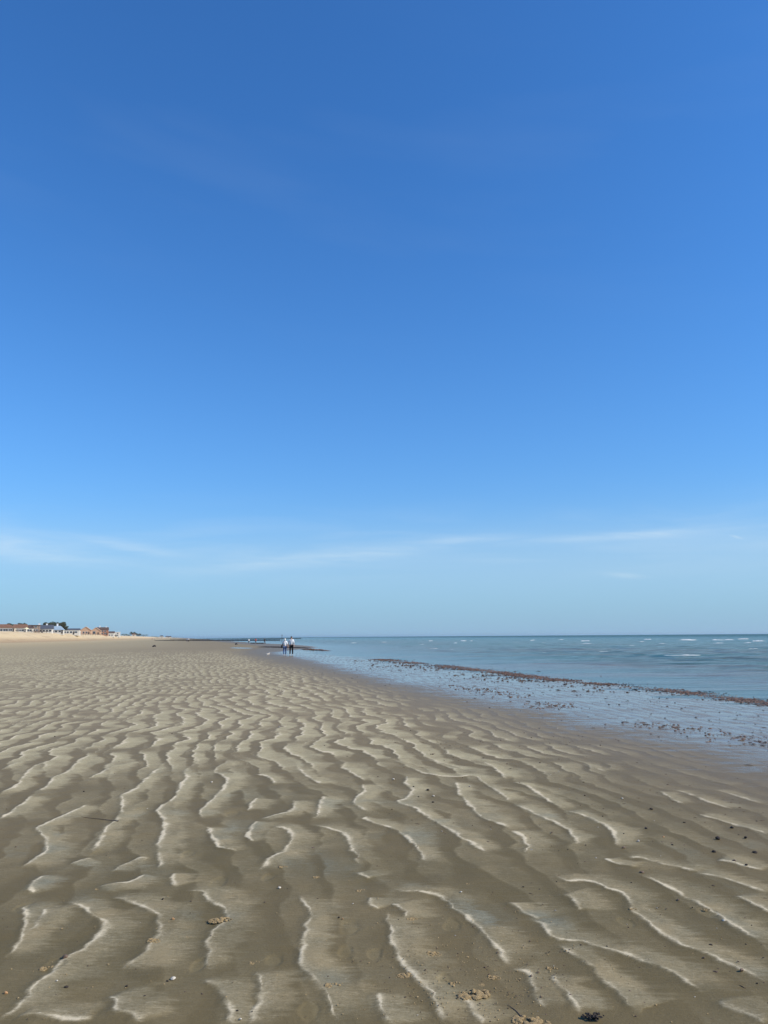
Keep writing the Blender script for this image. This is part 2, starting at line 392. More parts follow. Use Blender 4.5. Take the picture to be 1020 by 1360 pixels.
def sand_material():
    m = bpy.data.materials.new('sand'); m.use_nodes = True; k = N(m)
    pos = k.new('ShaderNodeNewGeometry').outputs['Position']
    cre, pal, wet, bank, sh = [k.attr(a) for a in ('crest', 'pale', 'wet', 'bank', 'shore')]
    n_big = k.noise(pos, .35, 4); n_mid = k.noise(pos, 3.0, 6, .6); n_fine = k.noise(pos, 40, 6, .7); n_grain = k.noise(pos, 260, 3, .7)
    n_str = k.noise(k.scale(pos, (3.5, 38, 3.5)), 1.0, 5, .6, .6)
    n_fleck = k.noise(k.scale(pos, (26, 70, 26), R(-12)), 1.0, 5, .75, .8)
    n_comb = k.noise(k.scale(pos, (9, 60, 9), R(8)), 1.0, 4, .6, 1.0)
    # dryness with ragged edges
    pr = k.m('ADD', pal, k.m('MULTIPLY', k.m('SUBTRACT', n_comb, .5), k.m('MULTIPLY', k.m('MULTIPLY', pal, k.m('SUBTRACT', 1.15, pal)), 2.4)))
    pr = k.m('ADD', pr, k.m('MULTIPLY', k.m('SUBTRACT', n_fine, .5), k.m('MULTIPLY', pal, .9)))
    pr = k.m('ADD', pr, k.m('MULTIPLY', k.m('SUBTRACT', n_mid, .5), k.m('MULTIPLY', pal, 1.3)))
    pr = k.m('ADD', pr, k.m('MULTIPLY', k.m('SUBTRACT', n_fleck, .5), k.m('ADD', .12, k.m('MULTIPLY', pal, 2.0))), clamp=True)
    pr = k.m('ADD', k.m('MULTIPLY', pr, .80), k.m('MULTIPLY', k.ramp(pr, .15, .85), .20))
    trough = k.mix(k.ramp(n_big, .35, .65), (.124, .101, .056), (.152, .121, .069))
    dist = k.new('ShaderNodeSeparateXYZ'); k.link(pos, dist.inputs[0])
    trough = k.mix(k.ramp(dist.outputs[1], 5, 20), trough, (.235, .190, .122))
    trough = k.mix(k.m('MULTIPLY', k.ramp(n_str, .5, .72), .35), trough, (.165, .140, .09))
    trough = k.mix(k.m('MULTIPLY', k.ramp(n_mid, .55, .8), .3), trough, (.150, .112, .058))
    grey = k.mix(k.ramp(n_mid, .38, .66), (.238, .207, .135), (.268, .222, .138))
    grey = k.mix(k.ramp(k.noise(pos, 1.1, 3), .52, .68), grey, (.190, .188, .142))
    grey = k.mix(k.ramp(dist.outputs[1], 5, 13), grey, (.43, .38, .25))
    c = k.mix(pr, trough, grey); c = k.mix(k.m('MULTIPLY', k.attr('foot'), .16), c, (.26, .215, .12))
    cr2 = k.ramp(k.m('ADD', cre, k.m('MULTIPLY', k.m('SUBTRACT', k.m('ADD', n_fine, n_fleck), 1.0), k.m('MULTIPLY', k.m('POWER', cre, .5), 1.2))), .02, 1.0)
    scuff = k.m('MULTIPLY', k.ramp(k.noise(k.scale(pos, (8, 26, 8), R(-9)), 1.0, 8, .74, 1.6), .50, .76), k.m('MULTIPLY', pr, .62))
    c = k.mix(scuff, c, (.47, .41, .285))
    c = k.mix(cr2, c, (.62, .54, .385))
    # dried sand farther up the beach
    dry = k.m('MULTIPLY', k.ramp(sh, 0, -26), k.m('ADD', .45, k.m('MULTIPLY', n_mid, .3)))
    hi = k.ramp(sh, -22, -62)
    c = k.mix(dry, c, (.40, .335, .21)); c = k.mix(k.m('MULTIPLY', hi, .8), c, (.50, .40, .24))
    # darker damp strip before the film of water
    damp = k.m('MULTIPLY', k.ramp(sh, 3.5, 8.0), .7)
    c = k.mix(damp, c, (.150, .120, .078))
    c = k.mix(k.m('MULTIPLY', wet, .8), c, (.185, .145, .095))
    gr = k.m('ADD', .56, k.m('MULTIPLY', k.m('ADD', n_grain, k.noise(pos, 95, 4, .75)), .48))
    hsv = k.new('ShaderNodeHueSaturation'); hsv.inputs['Saturation'].default_value = 1.14; k.link(gr, hsv.inputs['Value']); k.link(c, hsv.inputs['Color']); c = hsv.outputs[0]
    # shingle bank
    b1 = k.noise(k.scale(pos, (.12, .03, .9), R(-14)), 1.0, 6, .65); b2 = k.noise(pos, .9, 6, .7)
    bz = k.new('ShaderNodeSeparateXYZ'); k.link(pos, bz.inputs[0])
    bc = k.mix(k.ramp(bz.outputs[2], .7, 3.0), (.40, .285, .155), (.60, .465, .27))
    bc = k.mix(k.m('MULTIPLY', k.ramp(b1, .52, .7), .6), bc, (.34, .23, .13)); bc = k.mix(k.m('MULTIPLY', k.ramp(b2, .5, .8), .5), bc, (.6, .5, .37))
    c = k.mix(bank, c, bc)
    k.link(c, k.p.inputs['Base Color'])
    # film: patchy gloss
    wf = k.ramp(k.m('ADD', wet, k.m('MULTIPLY', k.m('SUBTRACT', k.noise(k.scale(pos, (1.2, 5, 1)), 1.0, 6, .7), .5), 2.2)), .25, .95)
    wf = k.m('MULTIPLY', wf, k.m('SUBTRACT', 1.0, k.m('MULTIPLY', pal, 1.3)), clamp=True)
    wf = k.m('MULTIPLY', wf, k.m('ADD', .72, k.m('MULTIPLY', k.ramp(k.noise(k.scale(pos, (.5, 1.6, 1), R(-14)), 1.0, 5, .6), .38, .6), .28)))
    r = k.m('SUBTRACT', .78, k.m('MULTIPLY', wf, .64)); r = k.m('SUBTRACT', r, k.m('MULTIPLY', damp, k.m('MULTIPLY', k.m('SUBTRACT', 1.0, wf), .3)))
    r = k.m('SUBTRACT', r, k.m('MULTIPLY', k.m('SUBTRACT', 1.0, pal), .16))
    k.link(k.m('MAXIMUM', r, .06), k.p.inputs['Roughness'])
    k.link(k.m('ADD', .05, k.m('MULTIPLY', wf, .10)), k.p.inputs['Specular IOR Level'])
    hgt = k.m('ADD', k.m('MULTIPLY', n_fine, .004), k.m('ADD', k.m('MULTIPLY', n_grain, .0012), k.m('MULTIPLY', n_str, .003)))
    hgt = k.m('ADD', hgt, k.m('MULTIPLY', n_mid, .006))
    hgt = k.m('MULTIPLY', hgt, k.m('SUBTRACT', 1.0, k.m('MULTIPLY', wf, .93)))
    b = k.new('ShaderNodeBump'); b.inputs['Strength'].default_value = .8; b.inputs['Distance'].default_value = 1.0
    k.link(hgt, b.inputs['Height']); k.link(b.outputs[0], k.p.inputs['Normal'])
    return m
build_ground()

# ------------------------------------------------------------ sea
def sea_z(x, y):
    s = shore(x, y); a = ss(0, 30, s - SEA_S)
    w1 = noise(x / 9 + .6 * noise(x / 20, y / 9, 60), y / 2.6, 61); w1 = 1 - 2 * np.abs(w1)      # peaky swell
    w2 = noise(x / 2.2, y / .9, 62); w3 = noise(x / 22, y / 7, 63)
    return SEA_Z + (.016 + .10 * a) * w1 + (.010 + .05 * a) * w2 + .05 * a * w3
def build_sea():
    T = np.concatenate([np.linspace(-.5, .72, 420), .72 * 1.25 ** np.arange(1, 16)])
    inv = np.linspace(1 / 9., 1 / 500., 1000); Yv = np.concatenate([1 / inv, 500 * 1.09 ** np.arange(1, 42)])
    Yg, Tg = np.meshgrid(Yv, T, indexing='ij'); x = (Tg * (Yg + 1)).ravel(); y = Yg.ravel()
    fade = 1 - ss(250, 700, y)
    z = SEA_Z + (sea_z(x, y) - SEA_Z) * fade; s = shore(x, y)
    nr, nc = len(Yv), len(T); i = np.arange(nr * nc).reshape(nr, nc)
    q = np.stack([i[:-1, :-1], i[:-1, 1:], i[1:, 1:], i[1:, :-1]], -1).reshape(-1, 4)
    q = q[(s[q] > 13.0).any(1)]
    us, q2 = np.unique(q, return_inverse=True); q = q2.reshape(-1, 4)
    V = np.stack([x, y, z], 1)[us].astype(np.float32); sv_ = s[us]
    me = bpy.data.meshes.new('sea'); me.vertices.add(len(V)); me.vertices.foreach_set('co', V.ravel())
    me.loops.add(q.size); me.loops.foreach_set('vertex_index', q.ravel().astype(np.int32))
    me.polygons.add(len(q)); me.polygons.foreach_set('loop_start', np.arange(0, q.size, 4, dtype=np.int32))
    me.polygons.foreach_set('use_smooth', np.ones(len(q), bool)); me.update(calc_edges=True)
    a = me.attributes.new('shore', 'FLOAT', 'POINT'); a.data.foreach_set('value', sv_.astype(np.float32))
    m = bpy.data.materials.new('sea_water'); m.use_nodes = True; k = N(m)
    pos = k.new('ShaderNodeNewGeometry').outputs['Position']; sh = k.attr('shore')
    nb = k.noise(k.scale(pos, (.02, .12, 1)), 1.0, 5, .6); ns = k.noise(k.scale(pos, (.35, 1.6, 1)), 1.0, 6, .62, .5)
    nb2 = k.noise(k.scale(pos, (.16, .55, 1)), 1.0, 5, .6)
    c = k.mix(k.ramp(sh, 20, 130), (.115, .100, .066), (.040, .100, .070)); c = k.mix(k.ramp(nb, .42, .62), c, (.045, .110, .085))
    c = k.mix(k.m('MULTIPLY', k.ramp(nb2, .58, .72), k.ramp(sh, 60, 18)), c, (.19, .14, .10))
    c = k.mix(k.ramp(sh, 400, 2500), c, (.012, .060, .055))
    k.link(c, k.p.inputs['Base Color'])
    k.p.inputs['IOR'].default_value = 1.33; k.p.inputs['Specular IOR Level'].default_value = .15; k.p.inputs['Roughness'].default_value = .12
    k.link(k.m('ADD', .1, k.m('MULTIPLY', k.ramp(sh, 50, 600), .25)), k.p.inputs['Roughness'])
    b = k.new('ShaderNodeBump'); b.inputs['Strength'].default_value = 1; b.inputs['Distance'].default_value = 1
    amp = k.m('ADD', .06, k.m('MULTIPLY', k.ramp(sh, 14, 45), .30))
    nl = k.noise(k.scale(pos, (.07, .42, 1), R(4)), 1.0, 4, .55)
    amp2 = k.m('MULTIPLY', k.ramp(sh, 16, 60), .7)
    h = k.m('ADD', k.m('ADD', k.m('MULTIPLY', ns, amp), k.m('MULTIPLY', nl, amp2)), k.m('MULTIPLY', k.noise(k.scale(pos, (2.0, 6.5, 1)), 1.0, 4, .6), k.m('MULTIPLY', amp, .14)))
    k.link(h, b.inputs['Height']); k.link(b.outputs[0], k.p.inputs['Normal'])
    me.materials.append(m); o = new_obj('sea', me); tag(o, kind='structure', label='choppy green blue sea reaching the horizon')
build_sea()

# ------------------------------------------------------------ materials for things
M = {
 'foam': mat('foam', (.62, .65, .65), .6, .3, .08, 6), 'weed': mat('seaweed_brown', (.15, .086, .052), .6, .4, .5, 9),
 'weed_dark': mat('seaweed_dark', (.055, .042, .034), .55, .4, .4, 9), 'bits': mat('drift_bits', (.10, .065, .045), .7, .3, .6, 30),
 'cast': mat('cast_sand', (.36, .26, .13), .9, .15, .3, 60, .6), 'shell': mat('shell', (.52, .47, .38), .5, .4, .1, 80),
 'black': mat('black_pebble', (.040, .032, .026), .7, .15, .4, 60), 'orange': mat('orange_pebble', (.42, .23, .10), .6, .4, .3, 60),
 'brown': mat('brown_pebble', (.13, .085, .055), .6, .4, .4, 60), 'grey': mat('grey_pebble', (.30, .28, .25), .7, .3, .2, 60),
 'skin': mat('skin', (.55, .32, .22), .5, .4, .08, 20), 'white_cloth': mat('white_cloth', (.80, .80, .78), .85, .2, .05, 20, .3),
 'denim': mat('denim', (.075, .13, .26), .9, .15, .2, 30, .3), 'black_cloth': mat('black_cloth', (.018, .019, .022), .9, .2, .2, 30),
 'dark_hair': mat('dark_hair', (.020, .015, .012), .6, .4, .3, 60), 'white_hair': mat('pale_hair', (.78, .76, .70), .7, .3, .08, 60),
 'red_cloth': mat('red_cloth', (.55, .06, .045), .85, .2, .15, 20), 'blue_cloth': mat('pale_blue_cloth', (.30, .42, .58), .85, .2, .1, 20),
 'shoe': mat('pale_shoe', (.62, .62, .62), .6, .3, .08, 30), 'grey_cloth': mat('grey_cloth', (.12, .12, .13), .9, .2, .15, 20),
 'wood': mat('weathered_timber', (.075, .062, .052), .85, .2, .35, 5, .4), 'rock': mat('wet_rock', (.05, .042, .036), .7, .3, .5, 4, .5),
 'white_wall': mat('white_render', (.60, .57, .50), .85, .2, .06, .6), 'cream_wall': mat('cream_render', (.62, .54, .42), .85, .2, .08, .6),
 'brick': mat('red_brick', (.32, .16, .10), .9, .2, .25, 2), 'stone': mat('peach_stone', (.52, .335, .215), .9, .2, .15, .8),
 'brown_roof': mat('brown_tiles', (.21, .115, .072), .85, .2, .2, 1.5), 'slate': mat('slate_roof', (.085, .095, .115), .7, .3, .15, 1.5),
 'blue_roof': mat('pale_blue_roof', (.30, .39, .45), .6, .3, .1, .8), 'glass': mat('window_glass', (.035, .045, .055), .15, .5, .3, .5),
 'drab': mat('drab_render', (.26, .20, .16), .9, .2, .2, 1), 'trim': mat('white_trim', (.78, .78, .76), .6, .3, .03, 2), 'dark_roof': mat('dark_tiles', (.11, .075, .06), .85, .2, .2, 1.5),
 'leaf': mat('dark_foliage', (.055, .062, .036), .8, .2, .4, .6), 'leaf2': mat('olive_foliage', (.085, .095, .05), .8, .2, .35, .6), 'bark': mat('bark', (.09, .07, .05), .9, .2, .3, 3),
 'dog': mat('white_fur', (.55, .50, .42), .9, .1, .1, 40), 'canvas': mat('cream_canvas', (.80, .76, .48), .8, .2, .05, 4),
}
rnd = random.Random(11)

# ------------------------------------------------------------ foam on the wave crests
def add_foam(bm, c, length, hgt, seed):
    r = random.Random(seed); n = max(8, int(length / .25)); rows = []
    for i in range(n + 1):
        u = i / n; env = math.sin(math.pi * u) ** .45 * (.45 + .75 * r.random())
        px = c.x + (u - .5) * length; py = c.y + .5 * math.sin(u * 5 + seed) * min(1, length / 8) + r.uniform(-.12, .12)
        wv = (.25 + .5 * env) * hgt * 3.0; z0 = float(sea_z(np.array([px]), np.array([py]))[0]) if c.y < 500 else SEA_Z
        ring = [(-wv, -.03), (-wv * .6, hgt * env * .7), (-.1 * wv, hgt * env * (1 + .4 * r.random())), (wv * .6, hgt * env * .6), (wv * 1.2, -.03)]
        rows.append([bm.verts.new((px, py + a + r.uniform(-.03, .03), z0 + b)) for a, b in ring])
    for a, b in zip(rows, rows[1:]):
        for i in range(4): bm.faces.new((a[i], b[i], b[i + 1], a[i + 1]))
bm = bmesh.new()
FO = [(777, 851.7, 12, .4), (803, 865.5, 17, .1), (905, 871.8, 54, .12), (913, 850.4, 26, .5), (960, 850.4, 30, .5), (954, 854.5, 16, .25), (993, 854.3, 11, .3), (1008, 852, 18, .45), (708, 850.6, 5, .35), (722, 854, 6, .2),
      (431, 853, 10, .14), (572, 851.5, 6, .35), (576, 861.7, 12, .1), (601, 863, 7, .12), (604, 854.5, 6, .2), (616, 851.6, 9, .4), (626, 851.6, 4, .4), (682, 853.6, 20, .22), (706, 851, 4, .35), (779, 855, 14, .16),
      (850, 853, 12, .2), (880, 855, 10, .12), (470, 854, 8, .15), (745, 860, 7, .07), (840, 858, 9, .08), (930, 861, 12, .08), (1000, 862, 12, .08), (560, 856, 8, .1), (650, 857, 9, .09), (510, 853, 7, .15), (660, 864, 10, .06), (720, 868, 12, .05), (987, 849.3, 14, .5), (860, 849.6, 10, .45), (745, 849.9, 8, .4)]
for i, (a, b, l, h) in enumerate(FO):
    p = on_sea(a, b); add_foam(bm, p, l / F * p.y, h * .5, i)
tag(from_bm('sea_foam', bm, M['foam'], smooth=True), 'white foam on the small breaking waves', 'foam', kind='stuff')

# ------------------------------------------------------------ seaweed, bits
def lump(bm, x, y, z, rx, ry, rz, r, rot=0.0):
    vs = []
    ca, sa = math.cos(rot), math.sin(rot)
    for a, b, c in ((1, 0, 0), (-1, 0, 0), (0, 1, 0), (0, -1, 0), (0, 0, 1), (.1, .1, -.4), (.7, .65, .4), (-.7, .7, .3), (-.65, -.7, .45), (.7, -.7, .35)):
        k = r.uniform(.65, 1.2); u, v = a * rx * k, b * ry * k
        vs.append(bm.verts.new((x + u * ca - v * sa, y + u * sa + v * ca, z + c * rz * k)))
    X, nX, Y, nY, Z, B, q1, q2, q3, q4 = vs
    for f in ((X, q1, Z), (q1, Y, Z), (Y, q2, Z), (q2, nX, Z), (nX, q3, Z), (q3, nY, Z), (nY, q4, Z), (q4, X, Z), (q1, X, B), (Y, q1, B), (q2, Y, B), (nX, q2, B), (q3, nX, B), (nY, q3, B), (q4, nY, B), (X, q4, B)):
        bm.faces.new(f)
def along(s, v):   # shore coordinates -> x, y ; v metres along the shore
    return s * NX - v * NY, s * NY + v * NX
def zs(x, y): return max(float(zbase(x, y)), SEA_Z)

def weedline(name, mt, n, s0, spread, v0, v1, size, label, seed, wob=.5, clump=True):
    bm = bmesh.new(); r = random.Random(seed); k = 0; tries = 0
    while k < n and tries < n * 30:
        tries += 1
        v = v0 * (v1 / v0) ** r.random()
        if clump and float(noise(v / 1.9, s0, seed)) + (.66 if s0 > 15.1 else .5) < r.random() * .9: continue
        s = s0 + wob * float(noise(v / 9, .3, seed + 1)) + .15 * wob * float(noise(v / 1.2, .3, seed + 2)) + r.gauss(0, spread * (1 + v / 60))
        x, y = along(s, v)
        if y < 3: continue
        e = size * r.choice((.4, .6, .8, 1, 1.5)) * (1 + v / 50)
        if r.random() < .35: lump(bm, x, y, zs(x, y) + e * .1, e * 1.8, e * .22, e * .25, r, r.uniform(-.6, 3))
        else: lump(bm, x, y, zs(x, y) + e * .12, e, e * r.uniform(.4, .9), e * .38, r, r.uniform(0, 3))
        k += 1
    tag(from_bm(name, bm, mt), label, 'seaweed', kind='stuff')
weedline('seaweed', M['weed'], 9500, 15.2, .2, 14, 62, .025, 'brown line of seaweed heaped along the water edge', 3)
weedline('seaweed', M['weed_dark'], 1500, 15.0, .4, 14, 62, .022, 'dark seaweed scraps mixed through the line at the water edge', 5)
weedline('seaweed', M['weed'], 900, 9.2, .28, 7, 28, .022, 'thin second line of brown weed scraps across the wet sand', 8, .5)
weedline('seaweed', M['weed_dark'], 900, 11.5, 1.9, 6, 48, .017, 'dark weed specks scattered over the shining wet sand', 9, .3, False)
weedline('seaweed', M['bits'], 500, 13.6, .8, 22, 60, .035, 'loose brown weed drifting in the shallows beside the main line', 10, .6)
weedline('seaweed', M['bits'], 750, 4.6, 1.25, 3.2, 14, .009, 'fine dark crumbs of weed strewn over the damp sand', 12, .8)
weedline('seaweed', M['bits'], 500, .8, 2.6, 3.2, 14, .006, 'tiny dark crumbs dotted over the rippled sand', 13, .8)

def gz(x, y):
    h = ripple_fields(np.array([x]), np.array([y]))[0][0]; return float(zbase(x, y)) + float(h)

# ------------------------------------------------------------ stones and shells: every one its own thing
def stone_mesh(name, mt, seed, shell=False):
    bm = bmesh.new(); bmesh.ops.create_icosphere(bm, subdivisions=3, radius=1); r = random.Random(seed); ph = [r.uniform(0, 6) for _ in range(6)]
    for v in bm.verts:
        p = v.co; k = 1 + .16 * math.sin(p.x * 2.3 + ph[0]) + .14 * math.sin(p.y * 2.9 + ph[1]) + .1 * math.sin(p.z * 3.1 + p.x * 2 + ph[2]) + .04 * math.sin(9 * p.x + 7 * p.y + ph[3])
        v.co = Vector((p.x * k, p.y * k * .75, p.z * k * .6))
        if shell:
            a = math.atan2(p.y, p.x); v.co *= 1 + .05 * math.cos(a * 14); v.co.z = abs(v.co.z) * .8 - (.45 * max(0, 1 - p.xy.length * 1.6) if p.z < 0 else 0)
            if p.x < 0: v.co.x *= .75
    me = bpy.data.meshes.new(name); bm.to_mesh(me); bm.free(); me.polygons.foreach_set('use_smooth', [True] * len(me.polygons)); me.materials.append(mt); return me
SM = {c: [stone_mesh('pebble', M[c], 10 * i + j) for j in range(3)] for i, c in enumerate(('black', 'orange', 'brown', 'grey'))}
SM['shell'] = [stone_mesh('shell', M['shell'], 90 + j, True) for j in range(2)]
def stone(kind, px, py, wpx, label, group=None):
    g = ground(px, py); r = rnd
    me = r.choice(SM[kind]); nm = 'shell' if kind == 'shell' else 'pebble'
    o = bpy.data.objects.new(nm, me); C.objects.link(o); d = g.y / math.cos(PITCH)
    sz = wpx * .74 / 2 / F * d; o.scale = (sz, sz * r.uniform(.8, 1.1), sz * r.uniform(.9, 1.2)); o.rotation_euler = (r.uniform(-.25, .25), r.uniform(-.25, .25), r.uniform(-.7, .7))
    o.location = (g.x, g.y, gz(g.x, g.y) + sz * .35); tag(o, label, nm, group); return o
for a in [('shell', 229, 1302, 9, 'chunky white shell beside a small black stone, left foreground'), ('black', 222.5, 1304, 5, 'small black stone touching the chunky white shell'),
          ('brown', 86, 1274, 10, 'brown pebble lying on a pale crest, left foreground'), ('shell', 75, 1305.5, 5, 'small round white shell just above a black pebble'),
          ('black', 87.5, 1313, 7, 'black pebble just below the small round white shell'), ('orange', 8, 1320, 7, 'orange pebble near the left border of the sand'),
          ('shell', 371, 1180, 6, 'curved white shell alone on dark sand, left of centre'), ('shell', 468.5, 1201, 3, 'tiny bright white shell alone on the middle trough'),
          ('black', 216, 1195, 4, 'black pebble right of the big curved crest on the left'), ('orange', 230, 1222.5, 5, 'small orange pebble among grey sand beside the left curved crest'),
          ('shell', 612, 1186, 4.5, 'small white shell beside the long crest right of centre'), ('shell', 319, 1356, 5, 'white shell at the bottom border with a black pebble beside'),
          ('black', 315, 1345.5, 4.5, 'black pebble next to the white shell at the bottom border'), ('black', 168, 1310.5, 4.5, 'black pebble upper one of a loose pair left of the chunky shell'),
          ('black', 192, 1324.5, 4.5, 'black pebble on blue grey sand below the chunky white shell'), ('shell', 961, 1225.5, 6, 'white shell lying beside the second crest at the right'),
          ('black', 944, 1257, 6, 'black pebble lying in the trough between the two right crests'), ('brown', 934, 1273, 5, 'dark brown pebble on the grey slope at the right'),
          ('brown', 985, 1291, 7, 'brown pebble near the crest at the lower right'), ('brown', 757, 1325, 6, 'brown pebble in the trough right of the tall worm cast'),
          ('shell', 522.5, 1036, 5, 'white shell with grey ripples around it in the middle distance'), ('shell', 575.5, 1058, 5, 'white shell beside two dark pebbles in the middle distance'),
          ('black', 568, 1050, 5, 'dark pebble just above the white shell in the middle distance'), ('black', 575, 1066, 4.5, 'dark pebble just below the white shell in the middle distance'),
          ('orange', 455, 1221, 3, 'tiny orange pebble in the trough at the centre'), ('black', 450, 1219.5, 4, 'small black pebble left of a large faint footprint'),
          ('shell', 281, 1039.5, 4, 'tiny white shell in the left middle distance by a wavy crest'), ('black', 953, 1114.5, 8, 'large black stone in the stony patch at the right'),
          ('black', 972, 1100, 6, 'black stone upper right of the stony patch'), ('black', 990, 1113, 6, 'black stone right of the largest one in the stony patch'),
          ('black', 1002, 1133.5, 8, 'black stone at the lower right end of the stony patch'), ('black', 948, 1132.5, 7, 'black stone below the largest one in the stony patch'),
          ('black', 991, 1151, 5, 'black pebble lowest of the stony patch, beside pale sand'), ('brown', 975, 1145.5, 6, 'brown pebble left of the lowest black one in the stony patch'),
          ('brown', 852, 1160, 7, 'brown pebble on a pale crest, right middle distance'), ('brown', 828, 1127, 6, 'brown pebble at the tip of the curved bright crest'),
          ('black', 858, 1101, 5, 'dark pebble at the left border of the stony patch'), ('black', 909, 1093, 5, 'dark pebble above the stony patch on a crest'),
          ('orange', 881, 1112, 4, 'orange pebble at the left of the stony patch'), ('black', 893, 1122.5, 4, 'small dark pebble lowest on the left row of the stony patch'),
          ('grey', 848, 1118, 5, 'grey pebble left of the stony patch'), ('black', 865, 1075, 6, 'dark pebble alone above the stony patch, right'),
          ('shell', 826, 1061, 4, 'white shell in the row of stones at the right middle distance')]:
    stone(*a)
# unremarkable small ones
GP = 'tiny dark pebbles strewn over the sand'; GS = 'tiny white shell bits strewn over the sand'
sm_pts = []
while len(sm_pts) < 110:
    px, py = rnd.uniform(5, 1015), 965 + 390 * rnd.random() ** 1.3
    u = (px - 660 - (py - 1000) * 1.1) / 150
    if rnd.random() > .16 + math.exp(-u * u) * .84: continue
    sm_pts.append((px, py))
for i, (px, py) in enumerate(sm_pts):
    wp = rnd.uniform(1.5, 3.3)
    if i % 6 == 5: stone('shell', px, py, wp * .8, 'tiny white shell bit on the rippled sand', GS)
    else: stone(rnd.choice(('black', 'brown', 'black', 'brown', 'grey')), px, py, wp, 'tiny pebble on the rippled sand', GP)

# ------------------------------------------------------------ worm casts
def cast_mesh(seed, n, spread):
    bm = bmesh.new(); r = random.Random(seed)
    for i in range(n):
        a = r.uniform(0, 6.28); d = spread * math.sqrt(r.random()); e = r.uniform(.10, .24) * (1.2 - .5 * d / max(spread, .01))
        hh = max(0, .28 * (1 - d / spread)) * r.random()
        m = Matrix.Translation((math.cos(a) * d * 1.25, math.sin(a) * d * .75, hh + e * .4)) @ Matrix.Rotation(r.uniform(0, 3), 4, 'Z') @ Matrix.Diagonal((e * r.uniform(.9, 1.7), e, e * r.uniform(.7, 1.1), 1))
        g = bmesh.ops.create_icosphere(bm, subdivisions=2, radius=1, matrix=m)
        for v in g['verts']: v.co += Vector((r.uniform(-1, 1), r.uniform(-1, 1), r.uniform(-1, 1))) * e * .13
    me = bpy.data.meshes.new('worm_cast'); bm.to_mesh(me); bm.free(); me.materials.append(M['cast']); return me
CMs = [cast_mesh(1, 46, 1), cast_mesh(2, 30, .9), cast_mesh(3, 16, .8), cast_mesh(4, 60, 1)]
for k, px, py, wpx, lab in [(3, 630, 1323, 38, 'largest crumbled worm cast, lower right of centre'), (0, 540, 1296, 22, 'worm cast heaped on the tall crest, bottom centre'), (1, 575, 1267, 22, 'worm cast between the tall crest and the trough right of centre'),
        (1, 546, 1221, 16, 'worm cast on grey sand just right of the short crest'), (1, 655, 1298, 19, 'worm cast right above the largest one'), (2, 603, 1307, 18, 'flat worm cast at the upper left of the largest one'),
        (2, 648, 1280, 10, 'small worm cast topmost above the largest one'), (1, 640, 1308, 12, 'small worm cast touching the top of the largest one'), (2, 440, 1311, 26, 'spread worm cast on the crest left of the bottom centre'),
        (0, 292, 1223, 26, 'golden worm cast on the wavy crest left of centre'), (1, 203, 1251, 20, 'golden worm cast at the foot of the curved crest on the left'), (2, 337, 1279, 18, 'worm cast on grey sand left of the long crest'),
        (2, 732, 1287, 18, 'pair of crumbs and holes forming a worm cast, right of centre'), (3, 705, 1358, 44, 'wide worm cast with weed at the bottom border'), (2, 62, 1287, 26, 'flat yellowish worm cast below the brown pebble'),
        (2, 568, 1179, 12, 'worm cast near the tip of the long crest, right of centre'), (2, 623, 1174, 14, 'worm cast above the white shell right of centre'), (2, 478, 1183, 16, 'worm cast on dark sand at the centre'),
        (2, 130, 1181, 12, 'faint worm cast above the curved crest on the left'), (2, 375, 1152, 14, 'golden worm cast in the left middle distance'), (2, 840, 1209, 12, 'worm cast on the long right crest'),
        (2, 938, 1209, 12, 'small worm cast on the upper right crest'), (2, 663, 1233, 12, 'worm cast right of the long curved crest'), (1, 420, 1165, 12, 'worm cast left of the middle trough'), (2, 250, 1245, 10, 'small worm cast in the dark trough left of the wavy crest')]:
    g = ground(px, py); o = bpy.data.objects.new('worm_cast', CMs[k]); C.objects.link(o); sz = wpx / 2.3 / F * g.y
    o.scale = (sz, sz, sz * .55); o.rotation_euler = (0, 0, rnd.uniform(-.4, .4)); o.location = (g.x, g.y, gz(g.x, g.y) - .002)
    tag(o, lab, 'worm cast', 'worm casts on the sand')
# loose crumbs thrown up around the casts
bm = bmesh.new(); r = random.Random(21); bm2 = bmesh.new()
for i in range(900):
    if i % 3: px, py = r.gauss(640, 75), r.gauss(1300, 50)
    else: px, py = r.uniform(0, 1020), r.uniform(1120, 1358)
    if py > 1359 or py < 1100 or not 0 < px < 1020: continue
    g = ground(px, py); e = r.uniform(.0012, .0042) * (1 if r.random() < .9 else 1.6)
    lump(bm if r.random() < .62 else bm2, g.x, g.y, gz(g.x, g.y) + e * .4, e * 1.3, e, e * .8, r, r.uniform(0, 3))
tag(from_bm('sand_crumbs', bm, M['cast']), 'tiny golden crumbs of sand around the worm casts', 'sand crumbs', kind='stuff')
tag(from_bm('drift_crumbs', bm2, M['bits']), 'tiny dark crumbs of weed and shell around the worm casts', 'crumbs', kind='stuff')
